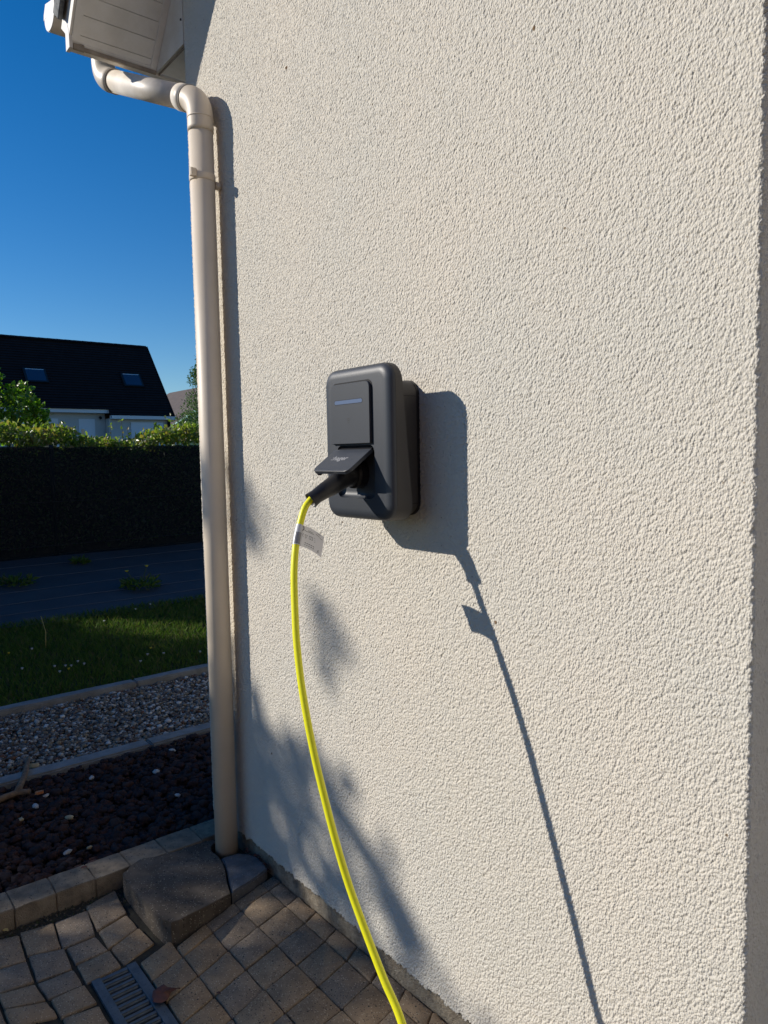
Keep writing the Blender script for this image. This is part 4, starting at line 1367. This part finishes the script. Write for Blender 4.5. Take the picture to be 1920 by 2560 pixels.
def shade_hedge(x0, x1, top, core, label, bumps):  # unseen hedge, its heights shaped to shade the garden and leave a sun patch
    t_ = empty('shade_hedge', ((x0 + x1) / 2, -5.5, 0.0), label, 'hedge', 'evergreen hedges added beyond the left edge of the view for shade')
    c_ = box('hedge_core', (x0 + 0.1, -5.75, 0.0), (x1 - 0.1, -5.25, core), M['bark'], t_, 0.03)  # solid block added inside the leaves to stop the sun
    c_['kind'] = 'stuff'
    balls = []
    x = x0
    while x < x1:
        for z in np.arange(0.4, top, 0.5):
            balls.append((x, min(z, top - 0.3) + random.uniform(-.06, .06), 0.36))
        balls.append((x, top - 0.22 + random.uniform(-.07, .07), 0.24))
        x += 0.38
    balls += bumps
    P1, d1 = balls_cloud(balls, -5.5, 0.15, 900, 0.14)
    V, F = leaf_cloud(P1, 0.15, d1, up=0.6)
    o_ = link('leaves', np_mesh(V, F), M['leaf_dark'], t_)
    o_['kind'] = 'stuff'
shade_hedge(-8.65, -5.6, 4.80, 4.35, 'unseen evergreen hedge nearest the garden tree, shaped to shade the garden', [])
shade_hedge(-9.75, -8.65, 4.24, 4.0, 'unseen lower stretch of the evergreen hedge, cut to let sun onto the lawn', [])
shade_hedge(-15.0, -9.75, 5.5, 5.1, 'unseen highest stretch of the evergreen hedge, shading the lawn', [])
shade_hedge(-5.4, -3.75, 3.0, 2.75, 'unseen low part of the evergreen hedge under the garden tree, shading the pavers', [])
oh = empty('bounce_brick_house', (11, -4, 0), 'unseen brown brick house behind the camera, added to bounce warm light', 'house')  # out of view, added as a warm reflector for the shaded side
box('wall', (9.2, -16, -0.04), (15, 7, 5.6), M['brick_far'], oh)
link('roof', pyd([(8.8, -16.4, 5.5), (8.8, 7.4, 5.5), (12.1, 7.4, 9.2), (12.1, -16.4, 9.2), (15.4, -16.4, 5.5), (15.4, 7.4, 5.5)], [(0, 3, 2, 1), (3, 4, 5, 2)]), M['brown_tile'], oh)
for yv in (-13, -9, -5, -1, 3):
    for zv in (0.9, 3.4):
        w_ = box('window', (9.15, yv, zv), (9.24, yv + 1.2, zv + 1.35), M['far_trim'], oh)
        box('pane', (9.14, yv + 0.1, zv + 0.1), (9.16, yv + 1.1, zv + 1.25), M['glass'], w_)

# ------------------------------------------------------------------ lawn
n = 30000
x = rng.uniform(-3.98, -2.2, n)
y = rng.uniform(-0.5, 2.2, n)
zb = np.where(x > -2.3, -0.02, (-2.3 - x) * SL - 0.006)
a_ = rng.uniform(0, 2 * math.pi, n)
h_b = rng.uniform(0.025, 0.065, n)
w_b = rng.uniform(0.0018, 0.0035, n)
lean = rng.normal(size=(n, 2)) * 0.018
V = np.stack([np.stack([x - np.cos(a_) * w_b, y - np.sin(a_) * w_b, zb], 1), np.stack([x + np.cos(a_) * w_b, y + np.sin(a_) * w_b, zb], 1),
              np.stack([x + lean[:, 0] * .4 + np.cos(a_) * w_b * .7, y + lean[:, 1] * .4 + np.sin(a_) * w_b * .7, zb + h_b * .6], 1),
              np.stack([x + lean[:, 0], y + lean[:, 1], zb + h_b], 1)], 1)
F = np.array([[0, 1, 2], [0, 2, 3]])[None] + (np.arange(n) * 4)[:, None, None]
o = link('grass', np_mesh(V.reshape(-1, 3), F.reshape(-1, 3)), M['grass'])
tag(o, 'short green lawn grass between the edging and the dark membrane', 'grass', kind='stuff')
# daisies and dandelions
def flower(x, y, z, petal, label, cat, group, stem=0.04, s=0.0085):
    bm = bmesh.new()
    bmesh.ops.create_cone(bm, segments=8, radius1=s * 0.45, radius2=s, depth=s * 1.3, cap_ends=True, matrix=Matrix.Translation((0, 0, stem)))
    t_ = empty(cat, (x, y, z), label, cat, group)
    me = bm_mesh(bm)
    o_ = link('petals', me, petal, t_)
    o_.location = (x, y, z)
    o_ = link('stem', tube_mesh([(0, 0, 0), (0.003, 0.002, stem)], 0.0012, 5), M['grass'], t_)
    o_.location = (x, y, z)
DL = ['leftmost white daisy in the lawn', 'left daisy of the cluster near the lawn edging', 'daisy just right of the cluster\'s left one', 'hindmost daisy of the cluster near the edging', 'right hand daisy of the cluster near the edging', 'daisy of the cluster nearest the edging', 'white daisy left of the pair near the downpipe', 'white daisy nearest the downpipe of the front pair', 'white daisy closest to the edging near the downpipe', 'white daisy half hidden beside the downpipe', 'left of two daisies by the dark membrane', 'right of two daisies by the dark membrane', 'lone white daisy in the middle of the lawn', 'small lone daisy at the far left of the lawn', 'pale daisy behind the left end of the cluster']
for kf, (a_, b_) in enumerate([(-2.79,-0.10),(-2.69,0.14),(-2.67,0.17),(-2.73,0.23),(-2.66,0.25),(-2.60,0.08),(-2.61,0.66),(-2.57,0.76),(-2.50,0.57),(-2.46,0.98),(-3.78,1.01),(-3.86,1.17),(-3.57,0.68),(-3.17,0.05),(-2.72,0.08)]):
    flower(a_, b_, gz(a_), M['white_petal'], DL[kf], 'daisy', 'closed white daisies in the lawn')
for kf, (a_, b_) in enumerate([(-3.16,-0.10),(-2.73,0.73),(-2.62,0.14)]):
    flower(a_, b_, gz(a_), M['yellow_petal'], ['yellow dandelion at the left edge of the lawn', 'yellow dandelion near the daisies by the downpipe', 'yellow dandelion among the daisy cluster'][kf], 'dandelion', 'yellow dandelions in the lawn')
# weeds growing through the membrane
def weed(x, y, s, label, flowers=()):
    t_ = empty('weed', (x, y, gz(x)), label, 'weed')
    n = int(170 * s)
    a_ = rng.uniform(0, 2 * math.pi, n)
    rr = rng.random(n) ** 0.6 * 0.16 * s
    pts = np.stack([x + np.cos(a_) * rr, y + np.sin(a_) * rr, gz(x) + 0.01 + 0.07 * s * rng.random(n)], 1)
    V, F = leaf_cloud(pts, 0.07, np.stack([np.cos(a_), np.sin(a_), np.full(n, 0.6)], 1), up=1.6, ratio=0.28)
    o_ = link('leaves', np_mesh(V, F), M['grass'], t_)
    o_['kind'] = 'stuff'
    for (dx, dy, hh) in flowers:
        tube('flower_stem', [(x, y, gz(x)), (x + dx, y + dy, gz(x) + hh)], 0.003, M['grass'], t_, 5)
        bm = bmesh.new()
        bmesh.ops.create_cone(bm, segments=10, radius1=0.008, radius2=0.019, depth=0.012, cap_ends=True, matrix=Matrix.Translation((x + dx, y + dy, gz(x) + hh)))
        link('flower_head', bm_mesh(bm), M['yellow_petal'], t_)
weed(-4.60, 1.36, 1.0, 'dandelion plant with two yellow flowers growing through the dark membrane', ((0.03, 0.06, 0.22), (0.02, -0.13, 0.19)))
weed(-5.30, 0.42, 0.95, 'clump of weeds on the membrane at the left edge', ())
weed(-6.0, 1.22, 0.5, 'small weed at the foot of the netting fence', ())
# dry stem in the lawn
o = tube('dry_stem', [(-3.25, 0.16, gz(-3.25)), (-3.27, 0.17, gz(-3.25) + 0.12), (-3.30, 0.15, gz(-3.25) + 0.23)], [0.003, 0.0025, 0.0015], M['yellow_leaf'], None, 5)
tag(o, 'single pale dry grass stem standing in the lawn', 'grass stem')

# ------------------------------------------------------------------ small things on the beds
PEB = [(-0.88, -0.44, .030, .016, 'stone_white', 'small white stone near the gravel edging'), (-0.62, -0.42, .03, .020, 'stone_cream', 'round cream pebble in the middle of the lava rocks'),
       (-0.93, -0.24, .03, .018, 'stone_white', 'flat pale stone lying behind the cream pebble'), (-0.80, 0.0, .03, .022, 'stone_white', 'larger white stone by the downpipe side of the bed'),
       (-0.52, -0.02, .03, .016, 'stone_white', 'pale stone near the house end of the kerb'), (-0.36, -0.50, .03, .019, 'stone_white', 'white stone close behind the kerb'),
       (-0.34, -0.43, .03, .013, 'stone_cream', 'small yellowish pebble beside the kerb'), (-0.98, 0.15, .03, .02, 'stone_white', 'white stone half under the second edging'),
       (-0.73, -0.57, .03, .017, 'stone_cream', 'tan pebble near the left edge of the bed'), (-0.80, -0.50, .035, .021, 'stone_white', 'grey white stone beside the orange wood'),
       (-1.24, -0.40, .03, .028, 'stone_cream', 'large cream flint at the front of the gravel strip')]
for p_ in PEB:
    pebble(*p_)
tw = empty('twig', (-0.95, -0.53, 0.02), 'forked bare brown branch lying over the edging at the left', 'branch')
tube('stick', catmull([(-1.30, -0.41, 0.045), (-1.10, -0.47, 0.050), (-0.95, -0.535, 0.042)], 4), [0.009, 0.010, 0.011, 0.012, 0.012, 0.013, 0.013, 0.014, 0.014], M['twig'], tw, 9)
tube('stick', catmull([(-0.93, -0.49, 0.04), (-0.95, -0.535, 0.04), (-0.93, -0.63, 0.035), (-0.80, -0.80, 0.03)], 4), [0.012] * 5 + [0.014] * 8, M['twig'], tw, 9)
o = link('wood_slice', loft([[(-0.895 + 0.020 * math.cos(k * math.pi / 8), -0.462 + 0.017 * math.sin(k * math.pi / 8), z_ + 0.3 * 0.016 * math.cos(k * math.pi / 8)) for k in range(16)] for z_ in (0.035, 0.045)]), M['orange'])
tag(o, 'small orange slice of cut wood beside the forked branch', 'wood slice')
def little_leaf(x, y, z, s, mk, label, a_=0.0):
    V = []
    for (px, py, pz) in ((-1, 0, 0), (-.4, -.5, .25), (.4, -.45, .25), (1, 0, .1), (.4, .45, .3), (-.4, .5, .25), (0, 0, .05)):
        V.append((x + s * (px * math.cos(a_) - py * math.sin(a_)), y + s * (px * math.sin(a_) + py * math.cos(a_)), z + s * pz))
    o_ = link('fallen_leaf', pyd(V, [(0, 1, 6), (1, 2, 6), (2, 3, 6), (3, 4, 6), (4, 5, 6), (5, 0, 6)]), M[mk])
    tag(o_, label, 'leaf')
little_leaf(-0.068, -0.762, -0.002, 0.012, 'yellow_leaf', 'cream coloured fallen leaf at the foot of the kerb', 0.6)
little_leaf(0.600, -0.387, 0.004, 0.008, 'rust_leaf', 'tiny brown leaf on a paver joint', 0.3)
little_leaf(-0.165, -0.500, 0.053, 0.012, 'rust_leaf', 'dark oval leaf on top of the kerb', 1.3)

# ================================================================== FAR HOUSE
fh = empty('far_house', (-26.3, 6, 0.32), 'white neighbouring house with steep dark tiled roof and two roof windows', 'house')
e_, rg_ = Vector((-26.0, 10.93, 3.01)), Vector((-28.68, 10.93, 6.17))
sd_ = (rg_ - e_).normalized()
nr_ = Vector((-sd_.z * -1, 0, 0))
nr_ = Vector((sd_.z, 0, -sd_.x)).normalized()
def rf(s, y, n_=0.0):
    p = e_ + sd_ * s + nr_ * n_
    return (p.x, y, p.z)
SLN = (rg_ - e_).length
V, F = [], []
nc = 30
yL, yR, yM = -1.0, 10.93, 8.36
for k in range(nc):                                # tile courses, each lapping the one below
    s0, s1 = SLN * k / nc, SLN * (k + 1) / nc
    y0 = yL
    if s1 < 0.45:
        y0 = yM + 0.02
    i0 = len(V)
    V += [rf(s0, y0, 0.045), rf(s0, yR, 0.045), rf(s1, yR, 0.02), rf(s1, y0, 0.02), rf(s0, y0, 0.015), rf(s0, yR, 0.015)]
    F += [(i0, i0 + 1, i0 + 2, i0 + 3), (i0 + 4, i0 + 5, i0 + 1, i0)]
rt = link('roof', pyd(V, F), M['far_tile'], fh)
link('roof_back', pyd([rf(SLN, yL, .03), rf(SLN, yR, .03), (-31.4, yR, 3.0), (-31.4, yL, 3.0)], [(0, 1, 2, 3)]), M['far_tile'], fh)
yy = yL
rm = []
V, F = [], []
while yy < yR - 0.05 and yy < 60:
    i0 = len(V)
    for q in (yy, yy + 0.33):
        h_ = 0.085 if q == yy else 0.078
        for a_ in (185, 120, 60, -5):
            V.append((rg_.x + 0.14 * math.cos(R(a_)), min(q, yR + 0.02), rg_.z - 0.04 + h_ * math.sin(R(a_)) + 0.03))
    for k in range(3):
        F.append((i0 + k, i0 + k + 1, i0 + 4 + k + 1, i0 + 4 + k))
    yy += 0.33
o = link('ridge_tiles', pyd(V, F), M['far_tile'], fh)
o['kind'] = 'stuff'
V = [rf(-0.02, yR, -.10), rf(SLN + .02, yR, -.10), rf(SLN + .02, yR, .05), rf(-.02, yR, .05)]
V += [(x_, y_ + 0.03, z_) for x_, y_, z_ in V]
link('verge', pyd(V, [(0, 1, 2, 3), (4, 7, 6, 5), (0, 3, 7, 4), (1, 5, 6, 2), (0, 4, 5, 1), (3, 2, 6, 7)]), M['far_tile'], fh)
for (ya, yb) in ((5.77, 6.42), (9.40, 10.05)):
    sA = (4.33 - e_.z) / sd_.z
    sB = (4.79 - e_.z) / sd_.z
    V = [rf(sA - .06, ya - .07, .02), rf(sA - .06, yb + .07, .02), rf(sB + .06, yb + .07, .02), rf(sB + .06, ya - .07, .02)]
    V += [rf(sA - .06, ya - .07, .10), rf(sA - .06, yb + .07, .10), rf(sB + .06, yb + .07, .10), rf(sB + .06, ya - .07, .10)]
    fr_ = link('roof_window', pyd(V, [(4, 5, 6, 7), (0, 1, 5, 4), (1, 2, 6, 5), (2, 3, 7, 6), (3, 0, 4, 7)]), M['post'], fh)
    link('pane', pyd([rf(sA, ya, .106), rf(sA, yb, .106), rf(sB, yb, .106), rf(sB, ya, .106)], [(0, 1, 2, 3)]), M['glass'], fr_)
    link('top_flashing', pyd([rf(sB - .03, ya, .112), rf(sB - .03, yb, .112), rf(sB, yb, .112), rf(sB, ya, .112)], [(0, 1, 2, 3)]), M['far_trim'], fr_)
box('facade', (-31, -1.0, 0.2), (-26.62, 8.36, 3.30), M['far_wall'], fh)
box('garage_wall', (-31, 8.37, 0.2), (-26.20, 10.82, 2.99), M['far_wall'], fh)
# gable end
link('gable', pyd([(-26.21, 10.823, 2.9), (-31.2, 10.823, 2.9), (-28.68, 10.823, 6.05)], [(0, 1, 2)]), M['far_wall'], fh)
box('fascia', (-26.62, -1.0, 3.20), (-26.30, 8.42, 3.335), M['far_trim'], fh)
box('fascia', (-26.19, 8.40, 2.97), (-25.96, 10.95, 3.10), M['far_trim'], fh)
wn_ = box('window', (-26.66, 5.2, 1.5), (-26.60, 6.62, 2.98), M['far_trim'], fh)
box('pane', (-26.62, 5.3, 1.6), (-26.595, 6.52, 2.72), M['glass'], wn_)
wn_ = box('window', (-26.66, 7.36, 1.5), (-26.60, 7.96, 2.98), M['far_door'], fh)
box('pane', (-26.62, 7.44, 1.6), (-26.595, 7.56, 2.60), M['glass'], wn_)
box('garage_door', (-26.21, 9.2, 0.3), (-26.17, 10.50, 2.86), M['far_door'], fh)
tube('rain_pipe', [(-26.12, 10.72, 0.3), (-26.12, 10.72, 2.9), (-26.02, 10.72, 3.0)], 0.06, M['post'], fh, 8)
tube('wall_lamp', [(-26.58, 8.16, 3.05), (-26.50, 8.16, 3.02)], 0.05, M['post'], fh, 8)

# second far house
f2 = empty('distant_house', (-45, 21, 0.32), 'distant brown roofed white house glimpsed beside the tree', 'house')
ez, rz_ = 3.62, 6.9
ap = Vector((-45, 24.2, rz_ + 0.1))
V = [(-45, 18.75, ez), (-58, 18.75, ez), (-58, 24.2, rz_ + .1), (-45, 24.2, rz_ + .1), (-45, 29.6, ez), (-58, 29.6, ez)]
link('roof', pyd(V, [(0, 3, 2, 1), (3, 4, 5, 2)]), M['brown_tile'], f2)
link('gable', pyd([(-45.1, 19.0, 0.2), (-45.1, 29.3, 0.2), (-45.1, 29.3, 3.65), (-45.1, 24.2, 6.75), (-45.1, 19.0, 3.6)], [(0, 1, 2, 3, 4)]), M['far_wall'], f2)
